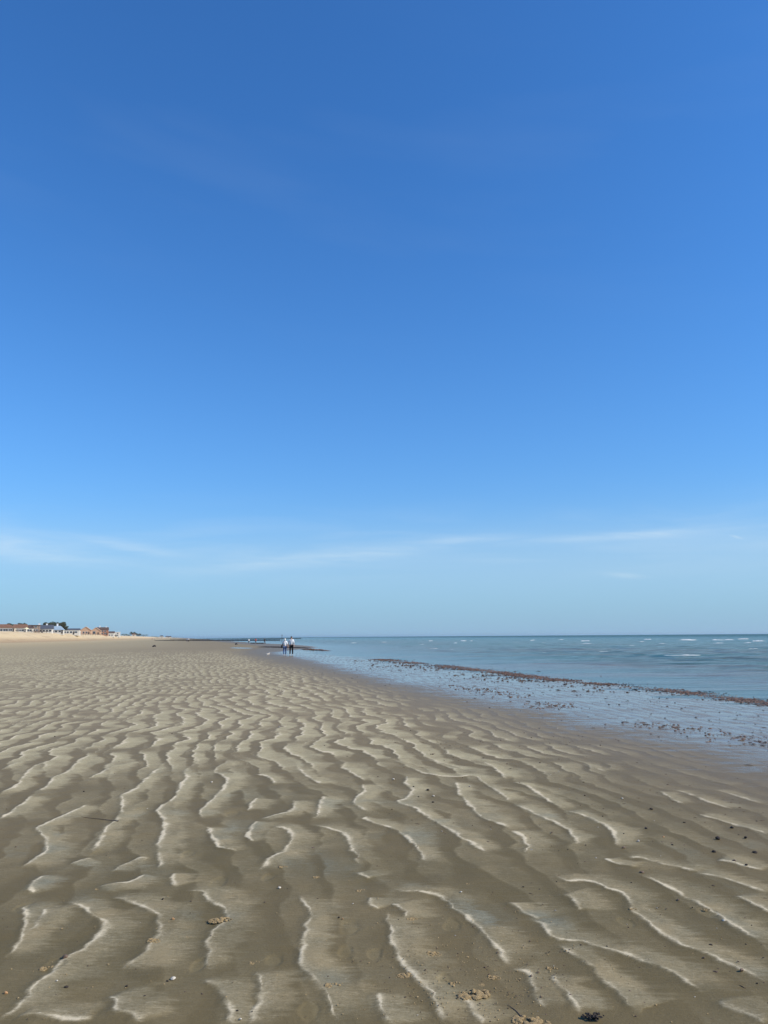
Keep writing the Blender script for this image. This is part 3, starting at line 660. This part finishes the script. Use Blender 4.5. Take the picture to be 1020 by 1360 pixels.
# dark weedy lump and twig at the bottom border
g = ground(787, 1355); bm = bmesh.new(); r = random.Random(4)
for i in range(36):
    e = r.uniform(.004, .010); lump(bm, r.gauss(0, .017), r.gauss(0, .010), e * .6 + r.uniform(0, .018), e * 1.5, e, e, r, r.uniform(0, 3))
o = from_bm('seaweed_clump', bm, M['black']); o.location = (g.x, g.y, gz(g.x, g.y)); tag(o, 'small black clump of seaweed at the bottom border', 'seaweed')
def twig(p, q, rad, label):
    a = ground(*p); b = ground(*q); bm = bmesh.new(); n = 8; prev = None
    for i in range(n + 1):
        t = i / n; x = a.x + (b.x - a.x) * t; y = a.y + (b.y - a.y) * t + .012 * math.sin(t * 5); z = gz(x, y) + rad * .8; rr = rad * (1 - .6 * t)
        ring = [bm.verts.new((x + rr * math.cos(c), y + .5 * rr * math.cos(c), z + rr * math.sin(c))) for c in (0, 1.05, 2.1, 3.14, 4.2, 5.24)]
        if prev:
            for j in range(6): bm.faces.new((prev[j], prev[(j + 1) % 6], ring[(j + 1) % 6], ring[j]))
        else: bm.faces.new(ring)
        prev = ring
    bm.faces.new(prev[::-1]); tag(from_bm('twig', bm, M['brown'], smooth=True), label, 'twig')
twig((693, 1352), (674, 1333), .0025, 'thin dark twig leaning into the worm cast at the bottom border')
twig((157, 1092), (109, 1085), .004, 'thin brown twig lying across the ripples on the left')

# ------------------------------------------------------------ people
def skin_mesh(verts, edges, root=0, sub=1):
    me = bpy.data.meshes.new('t'); me.from_pydata([v[:3] for v in verts], edges, []); o = bpy.data.objects.new('t', me); C.objects.link(o)
    md = o.modifiers.new('s', 'SKIN'); md.use_smooth_shade = True
    for i, v in enumerate(verts):
        sv_ = me.skin_vertices[0].data[i]; r = v[3]; sv_.radius = r if isinstance(r, tuple) else (r, r); sv_.use_root = (i == root)
    if sub: o.modifiers.new('u', 'SUBSURF').levels = sub
    dg = bpy.context.evaluated_depsgraph_get(); dg.update(); out = bpy.data.meshes.new_from_object(o.evaluated_get(dg))
    bpy.data.objects.remove(o); bpy.data.meshes.remove(me); return out
def person(label, px, py, height, rz, top, legs, hair, stride=.16, arms=(.12, .12), bag=False, hold=0, detail=True, skirt=False, group=None):
    """walking figure, local +Y = the way it faces"""
    g = ground(px, py); S = height / 1.75
    H = {}
    V = [(0, 0, .95, .125), (0, .01, 1.12, (.13, .105)), (0, .0, 1.32, (.155, .11)), (0, -.01, 1.45, .07), (0, .005, 1.53, .052), (0, .02, 1.62, (.075, .09)), (0, .015, 1.70, (.07, .085))]
    Eg = [(0, 1), (1, 2), (2, 3), (3, 4), (4, 5), (5, 6)]
    def add(p, v): V.append(v); Eg.append((p, len(V) - 1)); return len(V) - 1
    add(5, (0, .115, 1.615, .014))                                     # nose
    for sx_ in (-1, 1): add(5, (sx_ * .082, .005, 1.62, .016))         # ears
    pts = {}
    for i, sx_ in enumerate((-1, 1)):
        sw = stride * sx_
        sh = add(2, (sx_ * .175, 0, 1.41, .058)); out = .26 + (.05 if hold == sx_ else 0)
        el = add(sh, (sx_ * (out - .02), -sw * .5 - .02, 1.13, .042)); wr = add(el, (sx_ * out, -sw * .9 + .06, .89, .027))
        pal = add(wr, (sx_ * out, -sw * .9 + .08, .83, (.034, .018)))
        for f, (dx, dy, dz) in enumerate(((.0, .030, -.075), (.003, .012, -.088), (.003, -.008, -.084), (0, -.026, -.068))):
            a = add(pal, (sx_ * (out + dx), -sw * .9 + .08 + dy, .83 + dz * .55, .0095)); add(a, (sx_ * (out - .012 + dx), -sw * .9 + .085 + dy, .83 + dz, .0080))
        th = add(pal, (sx_ * (out - .02), -sw * .9 + .115, .825, .0105)); add(th, (sx_ * (out - .025), -sw * .9 + .128, .79, .0085))
        hp = add(0, (sx_ * .095, 0, .88, .095)); kn = add(hp, (sx_ * .10, sw * .55 + .03, .49, .060)); lift = .03 if sw < 0 else 0
        an = add(kn, (sx_ * .10, sw * 1.15 - .02, .09 + lift, .040)); add(an, (sx_ * .105, sw * 1.15 + .13, .035, .030))
        pts[sx_] = (sh, el, wr, hp, kn, an)
    body = skin_mesh(V, Eg); body.materials.append(M['skin']); o = new_obj('person', body)
    def child(nm, v, e, mt, root=0):
        me = skin_mesh(v, e, root); me.materials.append(mt); return new_obj(nm, me, o)
    g_ = lambda i, k: (V[i][0], V[i][1], V[i][2], k)
    # top
    tv = [(0, 0, .90, (.165, .135)), (0, .01, 1.12, (.155, .125)), (0, 0, 1.34, (.175, .125)), (0, -.01, 1.45, .085)]; te = [(0, 1), (1, 2), (2, 3)]
    for sx_ in (-1, 1):
        sh, el, wr = pts[sx_][:3]; tv += [g_(sh, .076), g_(el, .060)]; te += [(2, len(tv) - 2), (len(tv) - 2, len(tv) - 1)]
    child('shirt', tv, te, top)
    lv = [(0, 0, .93, (.150, .125))]; le = []
    for sx_ in (-1, 1):
        hp, kn, an = pts[sx_][3:]; lv += [g_(hp, .108), g_(kn, .076), g_(an, .060)]; b = len(lv); le += [(0, b - 3), (b - 3, b - 2), (b - 2, b - 1)]
    child('trousers', lv, le, legs)
    for sx_ in (-1, 1):
        an = V[pts[sx_][5]]; child('shoe', [(an[0], an[1] - .045, .05 + (an[2] - .09), .048), (an[0], an[1] + .05, .045, .046), (an[0], an[1] + .16, .035, .036)], [(0, 1), (1, 2)], M['shoe'])
    hv = [(0, -.035, 1.60, (.080, .060)), (0, -.02, 1.69, (.092, .092)), (0, .03, 1.735, (.078, .06))]; he = [(0, 1), (1, 2)]
    if bag: hv.append((0, -.07, 1.50, (.07, .035))); he.append((0, 3))
    child('hair', hv, he, hair)
    o.location = (g.x, g.y, g.z + .005); o.scale = (S, S, S); o.rotation_euler = (0, 0, rz)
    tag(o, label, 'person', group); return o
w1 = person('person with pale hair, white top and blue jeans with a dark shoulder bag', 378.2, 870.8, 1.66, .1, M['white_cloth'], M['denim'], M['white_hair'], .15, bag=True, hold=1)
# the dark bag hangs at the left hip, strap over the shoulder
bm = bmesh.new(); bmesh.ops.create_cube(bm, size=1, matrix=Matrix.Diagonal((.15, .34, .34, 1))); bmesh.ops.bevel(bm, geom=bm.edges[:], offset=.05, segments=3, affect='EDGES')
bgo = from_bm('shoulder_bag', bm, M['black_cloth'], None, True); bgo.rotation_euler = (0, .08, .15)
bgo.location = w1.matrix_basis @ Vector((-.30, -.08, .93)); tag(bgo, 'dark shoulder bag at the left hip of the person in jeans', 'bag')
stv = [(.16, -.14, .16, .013), (.1, -.06, .36, .013), (.20, .02, .60, .013)]
me = skin_mesh([(.0, -.10, .14, .014), (.07, -.08, .34, .014), (.16, .0, .56, .014), (.22, .09, .56, .014), (.08, .14, .34, .014), (0, .12, .15, .014)], [(0, 1), (1, 2), (2, 3), (3, 4), (4, 5)]); me.materials.append(M['black_cloth']); new_obj('strap', me, bgo)
person('person in a white shirt and black trousers with dark hair', 386.8, 870.6, 1.86, -.05, M['white_cloth'], M['black_cloth'], M['dark_hair'], .12, hold=-1)
person('distant person in a white top near the far water edge', 330.5, 855.2, 1.45, .9, M['white_cloth'], M['black_cloth'], M['dark_hair'], .12)
person('distant person in a red top near the far water edge', 339.5, 855.2, 1.5, .3, M['red_cloth'], M['grey_cloth'], M['dark_hair'], .12)
person('distant person in dark clothes by the low timbers at the far water edge', 351.5, 855.0, 1.5, -.3, M['black_cloth'], M['grey_cloth'], M['dark_hair'], .1)
person('distant person in a white top walking in front of the far groyne', 250.5, 852.8, 1.6, .2, M['white_cloth'], M['black_cloth'], M['white_hair'], .14)
person('distant person in pale blue beside the one in white at the far groyne', 248.2, 852.8, 1.55, 0, M['blue_cloth'], M['grey_cloth'], M['dark_hair'], .14)
person('very distant person in red below the shingle bank, left one', 202.0, 849.9, 1.6, 0, M['red_cloth'], M['grey_cloth'], M['dark_hair'], .1)
person('very distant person in pale clothes below the shingle bank, right one', 204.9, 849.9, 1.6, 0, M['cream_wall'], M['grey_cloth'], M['dark_hair'], .1)

# small white dog, seen from behind and a little from the side
def dog(px, py):
    V = [(0, -.12, .24, .070), (0, .02, .25, .078), (0, .14, .26, .082), (0, .21, .33, .05), (0, .25, .39, .052), (0, .32, .375, .028)]
    E_ = [(0, 1), (1, 2), (2, 3), (3, 4), (4, 5)]
    def add(p, v): V.append(v); E_.append((p, len(V) - 1)); return len(V) - 1
    for s_ in (-1, 1):
        e = add(4, (s_ * .035, .235, .45, .014)); add(e, (s_ * .05, .235, .42, .010))
        a = add(2, (s_ * .055, .15, .17, .028)); b = add(a, (s_ * .055, .14, .09, .018)); add(b, (s_ * .055, .165, .018, .018))
        a = add(0, (s_ * .055, -.10, .19, .036)); b = add(a, (s_ * .055, -.165, .10, .019)); c = add(b, (s_ * .055, -.15, .018, .016)); add(c, (s_ * .055, -.125, .014, .015))
    t = add(0, (0, -.19, .30, .018)); add(t, (0, -.22, .38, .013))
    me = skin_mesh(V, E_, 1); me.materials.append(M['dog']); o = new_obj('dog', me); g = ground(px, py); o.location = g; o.rotation_euler = (0, 0, -.9); o.scale = (.72,) * 3
    tag(o, 'small white dog trotting left of the walking couple', 'dog')
dog(355.6, 871.2)

# ------------------------------------------------------------ rocks, groynes
def rock(label, px, py, wd, ht, seed):
    g = ground(px, py); bm = bmesh.new(); bmesh.ops.create_icosphere(bm, subdivisions=3, radius=1); r = random.Random(seed)
    for v in bm.verts:
        p = v.co.copy(); k = 1 + .2 * math.sin(p.x * 3 + seed) + .15 * math.sin(p.y * 4 + 2) + .1 * math.sin(p.z * 6 + p.x * 5)
        v.co = Vector((p.x * k * wd / 2, p.y * k * wd / 3, max(-.2, p.z * k) * ht))
    o = from_bm('rock', bm, M['rock'], smooth=True); o.location = g; tag(o, label, 'rock')
rock('dark rock lying alone on the flat sand at the left', 204.6, 859.2, .8, .28, 1)
rock('small dark rock left of the far people at the water edge', 314, 856.3, .7, .35, 2)
def rock_ridge(label, p, q, n, wd, ht, seed):
    a = ground(*p); b = ground(*q); bm = bmesh.new(); r = random.Random(seed)
    for i in range(n):
        t = r.random(); e = r.uniform(.4, 1) * wd; x = a.x + (b.x - a.x) * t; y = a.y + (b.y - a.y) * t + r.gauss(0, wd * .8)
        tz = ht * (math.sin(math.pi * min(1, max(0, t))) ** .4); lump(bm, x, y, zs(x, y) + .1 * e, e * 1.4, e * .8, tz * r.uniform(.5, 1), r, r.uniform(-.4, .4))
    tag(from_bm('rock_ridge', bm, M['weed_dark'] if seed == 5 else M['weed']), label, 'rocks')
rock_ridge('low ridge of dark weed covered rocks reaching into the water behind the couple', (344, 859.5), (412, 861.0), 380, .36, .20, 5)
rock_ridge('low brown weed bank on the wet sand before the first whitecaps', (402, 862.4), (436, 864.5), 90, .4, .16, 6)
def groyne(label, p, q, d0, d1, top, n_post, seed, group):
    def at(px, d):
        r_ = ray(px, 850); return Vector((r_.x * d, d, 0))
    a, b = at(p, d0), at(q, d1); L = (b - a).length; ang = math.atan2(b.y - a.y, b.x - a.x)
    o = empty('groyne', (a.x, a.y, 0), ang); r = random.Random(seed)
    bm = bmesh.new(); nb = n_post - 1
    for i in range(nb):
        x0, x1 = L * i / nb, L * (i + 1) / nb; zt = top * r.uniform(.82, 1.0)
        for k in range(4): box(bm, x0 + .02, x1 - .02, -.06 + r.uniform(0, .01), .06, -.6 + k * (zt + .6) / 4 + .01, -.6 + (k + 1) * (zt + .6) / 4 - .01)
    from_bm('plank_wall', bm, M['wood'], o)
    bm = bmesh.new(); box(bm, -.14, .14, -.20, -.065, -1, 1.0); me = bpy.data.meshes.new('post'); bm.to_mesh(me); bm.free(); me.materials.append(M['wood'])
    for i in range(n_post):
        c = new_obj('post', me, o); c.location = (L * i / (n_post - 1), 0, top * r.uniform(1.0, 1.25) - 1.0)
    tag(o, label, 'groyne', group); return o
groyne('long dark timber groyne crossing the far beach into the sea', 206, 372, 470, 440, .55, 26, 1, 'timber groynes across the far beach')
groyne('low broken timbers beside the distant person in dark clothes', 334, 353, 232, 226, .2, 6, 2, 'timber groynes across the far beach')
groyne('fainter long groyne farther off beyond the first one', 226, 400, 900, 880, .7, 30, 3, 'timber groynes across the far beach')
r_ = ray(374.5, 850); bm = bmesh.new(); bmesh.ops.create_cone(bm, cap_ends=True, segments=12, radius1=.16, radius2=.12, depth=4.4, matrix=Matrix.Translation((0, 0, .7)))
o = empty('marker_post', (r_.x * 440, 440, 0)); from_bm('pole', bm, M['wood'], o)
bm = bmesh.new(); bmesh.ops.create_cone(bm, cap_ends=True, segments=12, radius1=.35, radius2=.05, depth=.5, matrix=Matrix.Translation((0, 0, 3.0))); from_bm('topmark', bm, M['wood'], o)
tag(o, 'tall marker post standing at the seaward end of the far groyne', 'marker post')

# ------------------------------------------------------------ houses and trees on the bank
def house(name, label, px0, px1, d, eave, ridge, wall, roof, kind='hip', wins=(), door=None, chim=(), depth=9, base=None, rot=0.0, fascia=True):
    c0, c1 = ray(px0, 846), ray(px1, 846); W = (c1.x - c0.x) * d; cx = (c0.x + c1.x) / 2 * d
    z0 = (float(zbase(cx, d)) if base is None else base) - .05
    o = empty(name, (cx, d, z0), -math.atan2(cx, d) * .8 + rot)
    h = W / 2
    bm = bmesh.new()
    if kind == 'gable': poly_extr(bm, [(-h, 0), (h, 0), (h, eave), (0, ridge - .15), (-h, eave)], 0, depth)
    else: box(bm, -h, h, 0, depth, -.6, eave)
    from_bm('wall', bm, wall, o)
    bm = bmesh.new(); e = .35
    if kind == 'gable':
        t = .22; sl = (ridge - eave) / h
        poly_extr(bm, [(-h - e, eave - sl * e), (0, ridge - .1), (h + e, eave - sl * e), (h + e, eave - sl * e + t), (0, ridge + t), (-h - e, eave - sl * e + t)], -e, depth + e)
    elif kind == 'hip':
        k = min(depth / 2, h * .55)
        vs = [bm.verts.new(p) for p in ((-h - e, -e, eave + .01), (h + e, -e, eave + .01), (h + e, depth + e, eave + .01), (-h - e, depth + e, eave + .01), (-h + k, depth / 2, ridge), (h - k, depth / 2, ridge))]
        for f in ((0, 1, 5, 4), (1, 2, 5), (2, 3, 4, 5), (3, 0, 4), (3, 2, 1, 0)): bm.faces.new([vs[i] for i in f])
    elif kind == 'side':
        poly = [(-h - e, 0), (h + e, 0)]
        vs = [bm.verts.new(p) for p in ((-h - e, -e, eave), (h + e, -e, eave), (h + e, depth + e, eave), (-h - e, depth + e, eave), (-h - e, depth / 2, ridge), (h + e, depth / 2, ridge))]
        for f in ((0, 1, 5, 4), (3, 4, 5, 2), (0, 4, 3), (1, 2, 5), (3, 2, 1, 0)): bm.faces.new([vs[i] for i in f])
    else: box(bm, -h - .2, h + .2, -.2, depth + .2, eave + .01, ridge)
    ro = from_bm('roof', bm, roof, o)
    for cxr, ct, cm in chim:
        bm = bmesh.new(); box(bm, cxr * h - .45, cxr * h + .45, depth / 2 - .4, depth / 2 + .4, eave, ct); box(bm, cxr * h - .55, cxr * h + .55, depth / 2 - .5, depth / 2 + .5, ct + .002, ct + .2); from_bm('chimney', bm, cm, ro)
    for (u, wd, za, zb) in wins:
        x = u * h; bm = bmesh.new(); box(bm, x - wd / 2, x + wd / 2, -.03, .02, za, zb); wo = from_bm('window', bm, M['glass'], o)
        bm = bmesh.new(); f = .09
        box(bm, x - wd / 2 - f, x - wd / 2, -.07, .0, za - f, zb + f); box(bm, x + wd / 2, x + wd / 2 + f, -.07, 0, za - f, zb + f)
        box(bm, x - wd / 2, x + wd / 2, -.07, 0, zb, zb + f); box(bm, x - wd / 2, x + wd / 2, -.10, 0, za - f, za)
        if wd > 1.6: box(bm, x - .04, x + .04, -.06, -.032, za, zb)
        from_bm('frame', bm, M['trim'], wo)
    if door:
        x = door * h; bm = bmesh.new(); box(bm, x - .5, x + .5, -.05, .02, 0, 2.05); do = from_bm('door', bm, M['wood'], o)
        bm = bmesh.new(); box(bm, x + .32, x + .42, -.10, -.052, .95, 1.05); from_bm('handle', bm, M['trim'], do)
    tag(o, label, 'house'); return o
WW, CW, BR, ST = M['white_wall'], M['cream_wall'], M['brick'], M['stone']
house('bungalow', 'leftmost bungalow with a wide brown hipped roof', -12, 17.5, 405, 2.5, 4.4, CW, M['brown_roof'], 'hip', [(-.2, 2.6, .8, 1.9), (.25, 2.6, .8, 1.9), (.62, 2.0, .8, 1.9), (-.6, 2.2, .8, 1.9)], .86)
house('bungalow', 'white bungalow with a brown roof and a long row of dark windows', 17.5, 33, 412, 2.5, 4.5, WW, M['brown_roof'], 'side', [(-.5, 2.0, .8, 1.8), (0, 2.0, .8, 1.8), (.5, 1.6, .8, 1.8)], .82)
house('bungalow', 'small brown roofed bungalow left of the brick tower house', 33.5, 43, 425, 2.6, 4.4, WW, M['dark_roof'], 'hip', [(-.35, 1.2, .8, 1.9), (.35, 1.2, .8, 1.9)], -.8)
house('tower_house', 'tall narrow brown house with a white corner chimney', 43, 51, 428, 3.8, 4.3, M['drab'], M['dark_roof'], 'flat', [(-.45, .8, 1.0, 2.0), (.35, .8, 1.0, 2.0), (0, .9, 2.8, 3.7)], None, [(.8, 5.0, M['trim'])], depth=6)
house('bungalow', 'long house with a slate roof and white walls below the dark tree', 51, 68, 440, 2.3, 4.6, WW, M['slate'], 'side', [(-.7, 1.6, .8, 1.8), (-.2, 1.2, .8, 1.8), (.25, 1.2, .8, 1.8), (.72, 1.4, .8, 1.8)], -.45, [(.1, 5.1, M['trim'])])
house('bungalow', 'house with a pale blue hipped roof and a white chimney', 67, 83, 458, 2.2, 4.6, WW, M['blue_roof'], 'hip', [(-.6, 1.6, .8, 1.8), (-.1, 1.4, .8, 1.8), (.45, 1.4, .8, 1.8)], .8, [(-.05, 5.7, M['trim'])])
house('bungalow', 'low white house with a slate roof right of the dark tree', 84, 104, 505, 3.0, 4.0, WW, M['slate'], 'side', [(-.75, 1.2, 1, 2.1), (-.4, 1.2, 1, 2.1), (.0, 1.4, 1, 2.1), (.6, 1.8, 1, 2.1)], .32)
house('white_hut', 'small white flat roofed hut beside the stone gables', 98, 106, 520, 2.4, 2.7, WW, M['trim'], 'flat', [(0, 1.6, .8, 1.7)], .7, depth=4)
house('stone_house', 'left peach stone house with a broad front gable', 106.5, 120, 630, 3.3, 6.1, ST, M['stone'], 'gable', [(-.35, 1.2, 1, 2.3), (.2, 1.2, 1, 2.3)], .6)
house('stone_house', 'right peach stone house with a dark window in its gable', 120.5, 133, 680, 3.2, 6.2, ST, M['stone'], 'gable', [(-.3, 2.0, .9, 2.9)], .5)
house('brick_house', 'tall brick house with a dark brown roof and two rows of windows', 128.5, 142.5, 700, 4.6, 7.0, BR, M['dark_roof'], 'side', [(-.5, 1.4, .8, 1.9), (0, 1.4, .8, 1.9), (.5, 1.4, .8, 1.9), (-.5, 1.4, 2.9, 4.0), (0, 1.4, 2.9, 4.0), (.5, 1.4, 2.9, 4.0)], .8, [(-.55, 8.2, M['trim']), (.6, 7.6, M['trim'])])
house('white_house', 'white house with a low tiled roof at the right end of the row', 143, 151, 760, 3.6, 5.2, WW, M['dark_roof'], 'side', [(-.4, 1.2, 1, 2.1), (.4, 1.2, 1, 2.1)], 0)
house('white_house', 'bright white flat roofed house closing the row on the right', 150, 158.5, 790, 4.6, 4.9, WW, M['trim'], 'flat', [(-.4, 1.2, 1, 2.1), (.4, 1.2, 1, 2.1), (.4, 1.2, 2.9, 3.9)], -.05)
house('distant_house', 'small pale distant house beyond the row of houses', 175, 180, 1250, 2.6, 4.4, CW, M['brown_roof'], 'hip', [(0, 1.6, .8, 1.9)])
house('distant_house', 'far grey blue house among the low distant roofs, left one', 212, 217, 2000, 3.5, 6.0, WW, M['slate'], 'hip', [(0, 1.6, .8, 1.9)], base=3)
house('distant_house', 'far grey blue house among the low distant roofs, right one', 220, 227, 2100, 3.0, 5.5, CW, M['slate'], 'side', [(0, 1.6, .8, 1.9)], base=2)
# garden parasol by the bungalows
r_ = ray(34.4, 846); d = 402; o = empty('parasol', (r_.x * d, d, float(zbase(r_.x * d, d))))
bm = bmesh.new(); bmesh.ops.create_cone(bm, cap_ends=True, segments=8, radius1=1.5, radius2=.06, depth=.75, matrix=Matrix.Translation((0, 0, 2.2))); from_bm('canopy', bm, M['canvas'], o)
bm = bmesh.new(); bmesh.ops.create_cone(bm, cap_ends=True, segments=8, radius1=.05, radius2=.05, depth=2.4, matrix=Matrix.Translation((0, 0, 1.2))); from_bm('pole', bm, M['trim'], o)
tag(o, 'cream parasol open in front of the small brown roofed bungalow', 'parasol')
# boat
def fence(label, pxs, d, hgt, mt):
    a, b = ray(pxs[0], 846) * d, ray(pxs[1], 846) * (d * 1.03); z = float(zbase(a.x, a.y)); L = ((b.x - a.x) ** 2 + (b.y - a.y) ** 2) ** .5
    o = empty('fence', (a.x, a.y, z), math.atan2(b.y - a.y, b.x - a.x)); n = max(2, int(L / 2.2))
    bm = bmesh.new()
    for zz in (.35, .7): box(bm, 0, L, -.03, .02, zz * hgt, zz * hgt + .12)
    from_bm('rail', bm, mt, o); bm = bmesh.new(); box(bm, -.06, .06, .022, .14, -.3, hgt); me = bpy.data.meshes.new('post'); bm.to_mesh(me); bm.free(); me.materials.append(mt)
    for i in range(n + 1): c = new_obj('post', me, o); c.location = (L * i / n, 0, 0)
    tag(o, label, 'fence')
fence('low timber fence along the bank in front of the brick and slate houses', (42, 66), 398, .9, M['wood'])
fence('low fence in front of the peach stone houses', (107, 133), 545, 1.0, M['wood'])

def tree(label, px, d, w_, h_, mt, seed, trunk=.35, n=1400, base=None, lean=0):
    r = random.Random(seed); c = ray(px, 846); x0, y0 = c.x * d, d; z0 = float(zbase(x0, y0)) if base is None else base
    o = empty('tree', (x0, y0, z0)); bm = bmesh.new()
    lobes = [(r.uniform(-.38, .38) * w_, r.uniform(-.25, .25) * w_, h_ * (trunk + .12 + r.uniform(.12, .62) * (1 - trunk)), r.uniform(.12, .24) * w_) for _ in range(11)]
    for i in range(n):
        lx, ly, lz, lr = r.choice(lobes); v = Vector((r.gauss(0, 1), r.gauss(0, 1), r.gauss(0, 1))).normalized() * lr * r.uniform(.55, 1.08)
        p = Vector((lx + v.x + lean * (lz / h_), ly + v.y, min(lz + v.z * .62, h_))); e = r.uniform(.12, .26) * (h_ / 5)
        a = Vector((r.gauss(0, 1), r.gauss(0, 1), r.gauss(0, 1))).normalized() * e; b = a.orthogonal().normalized() * e * .7
        bm.faces.new([bm.verts.new(p + q) for q in (a, b, -a, -b)])
    from_bm('crown', bm, mt, o)
    bm = bmesh.new()
    def limb(p, q, r0, r1):
        d_ = q - p; u = d_.orthogonal().normalized(); v = d_.cross(u).normalized(); A = [bm.verts.new(p + (u * math.cos(t) + v * math.sin(t)) * r0) for t in (0, 1.26, 2.51, 3.77, 5.03)]; B = [bm.verts.new(q + (u * math.cos(t) + v * math.sin(t)) * r1) for t in (0, 1.26, 2.51, 3.77, 5.03)]
        for i in range(5): bm.faces.new((A[i], A[(i + 1) % 5], B[(i + 1) % 5], B[i]))
        bm.faces.new(A[::-1]); bm.faces.new(B)
    k = Vector((0, 0, h_ * trunk)); limb(Vector((0, 0, -.3)), k, .22, .16)
    for lx, ly, lz, lr in lobes[:7]: limb(k, Vector((lx + lean * lz / h_, ly, lz)), .10, .03)
    from_bm('trunk', bm, M['bark'], o); tag(o, label, 'tree'); return o
tree('small dark tree peeping over the leftmost brown roof', 13.5, 425, 3.6, 5.6, M['leaf'], 1)
tree('wider dark tree over the roof of the white bungalow', 26.5, 432, 5.4, 5.9, M['leaf'], 2)
tree('wide dark tree left half of the clump behind the slate roof', 64, 475, 8, 6.6, M['leaf'], 3, n=2200)
tree('tallest dark tree sloping down behind the pale blue roof', 76, 480, 9, 7.0, M['leaf'], 4, n=2400)
tree('low dark tree right end of the clump beside the slate roofed house', 84, 490, 6, 5.0, M['leaf'], 5, n=1500)
tree('olive bush between the brick house and the distant trees', 165, 1050, 9, 2.8, M['leaf2'], 6, .1)
tree('low olive bush right beside the other one beyond the white house', 171, 1100, 9, 2.4, M['leaf2'], 7, .1)
tree('dark wind bent tree rising beyond the row of houses', 177.5, 1280, 12, 7.6, M['leaf'], 8, .25)
tree('dark lower tree right of the wind bent one', 183.5, 1330, 15, 5.6, M['leaf'], 9, .1, n=2000)
tree('long low dark tree trailing off to the right of the distant trees', 190, 1400, 17, 3.4, M['leaf'], 10, .1, n=1800)
tree('dark scrub thicket before the low distant roofs', 207, 1900, 30, 4.6, M['leaf2'], 11, .05, base=2.2, n=1500)
tree('dark far scrub at the right end of the distant shore', 233, 2300, 44, 4.0, M['leaf'], 12, .05, base=1, n=1500)

# ------------------------------------------------------------ the air: thin sea haze
bm = bmesh.new(); box(bm, -9000, 24000, -60, 24000, -6, 24)
hz = bpy.data.materials.new('haze'); hz.use_nodes = True; nt = hz.node_tree; nt.nodes.remove(nt.nodes['Principled BSDF'])
pv = nt.nodes.new('ShaderNodeVolumePrincipled'); pv.inputs['Color'].default_value = (.68, .86, .95, 1); pv.inputs['Density'].default_value = 0.00005; pv.inputs['Anisotropy'].default_value = .3
nt.links.new(pv.outputs[0], nt.nodes['Material Output'].inputs['Volume'])
tag(from_bm('haze', bm, hz), kind='stuff', label='thin pale sea haze over beach and water')
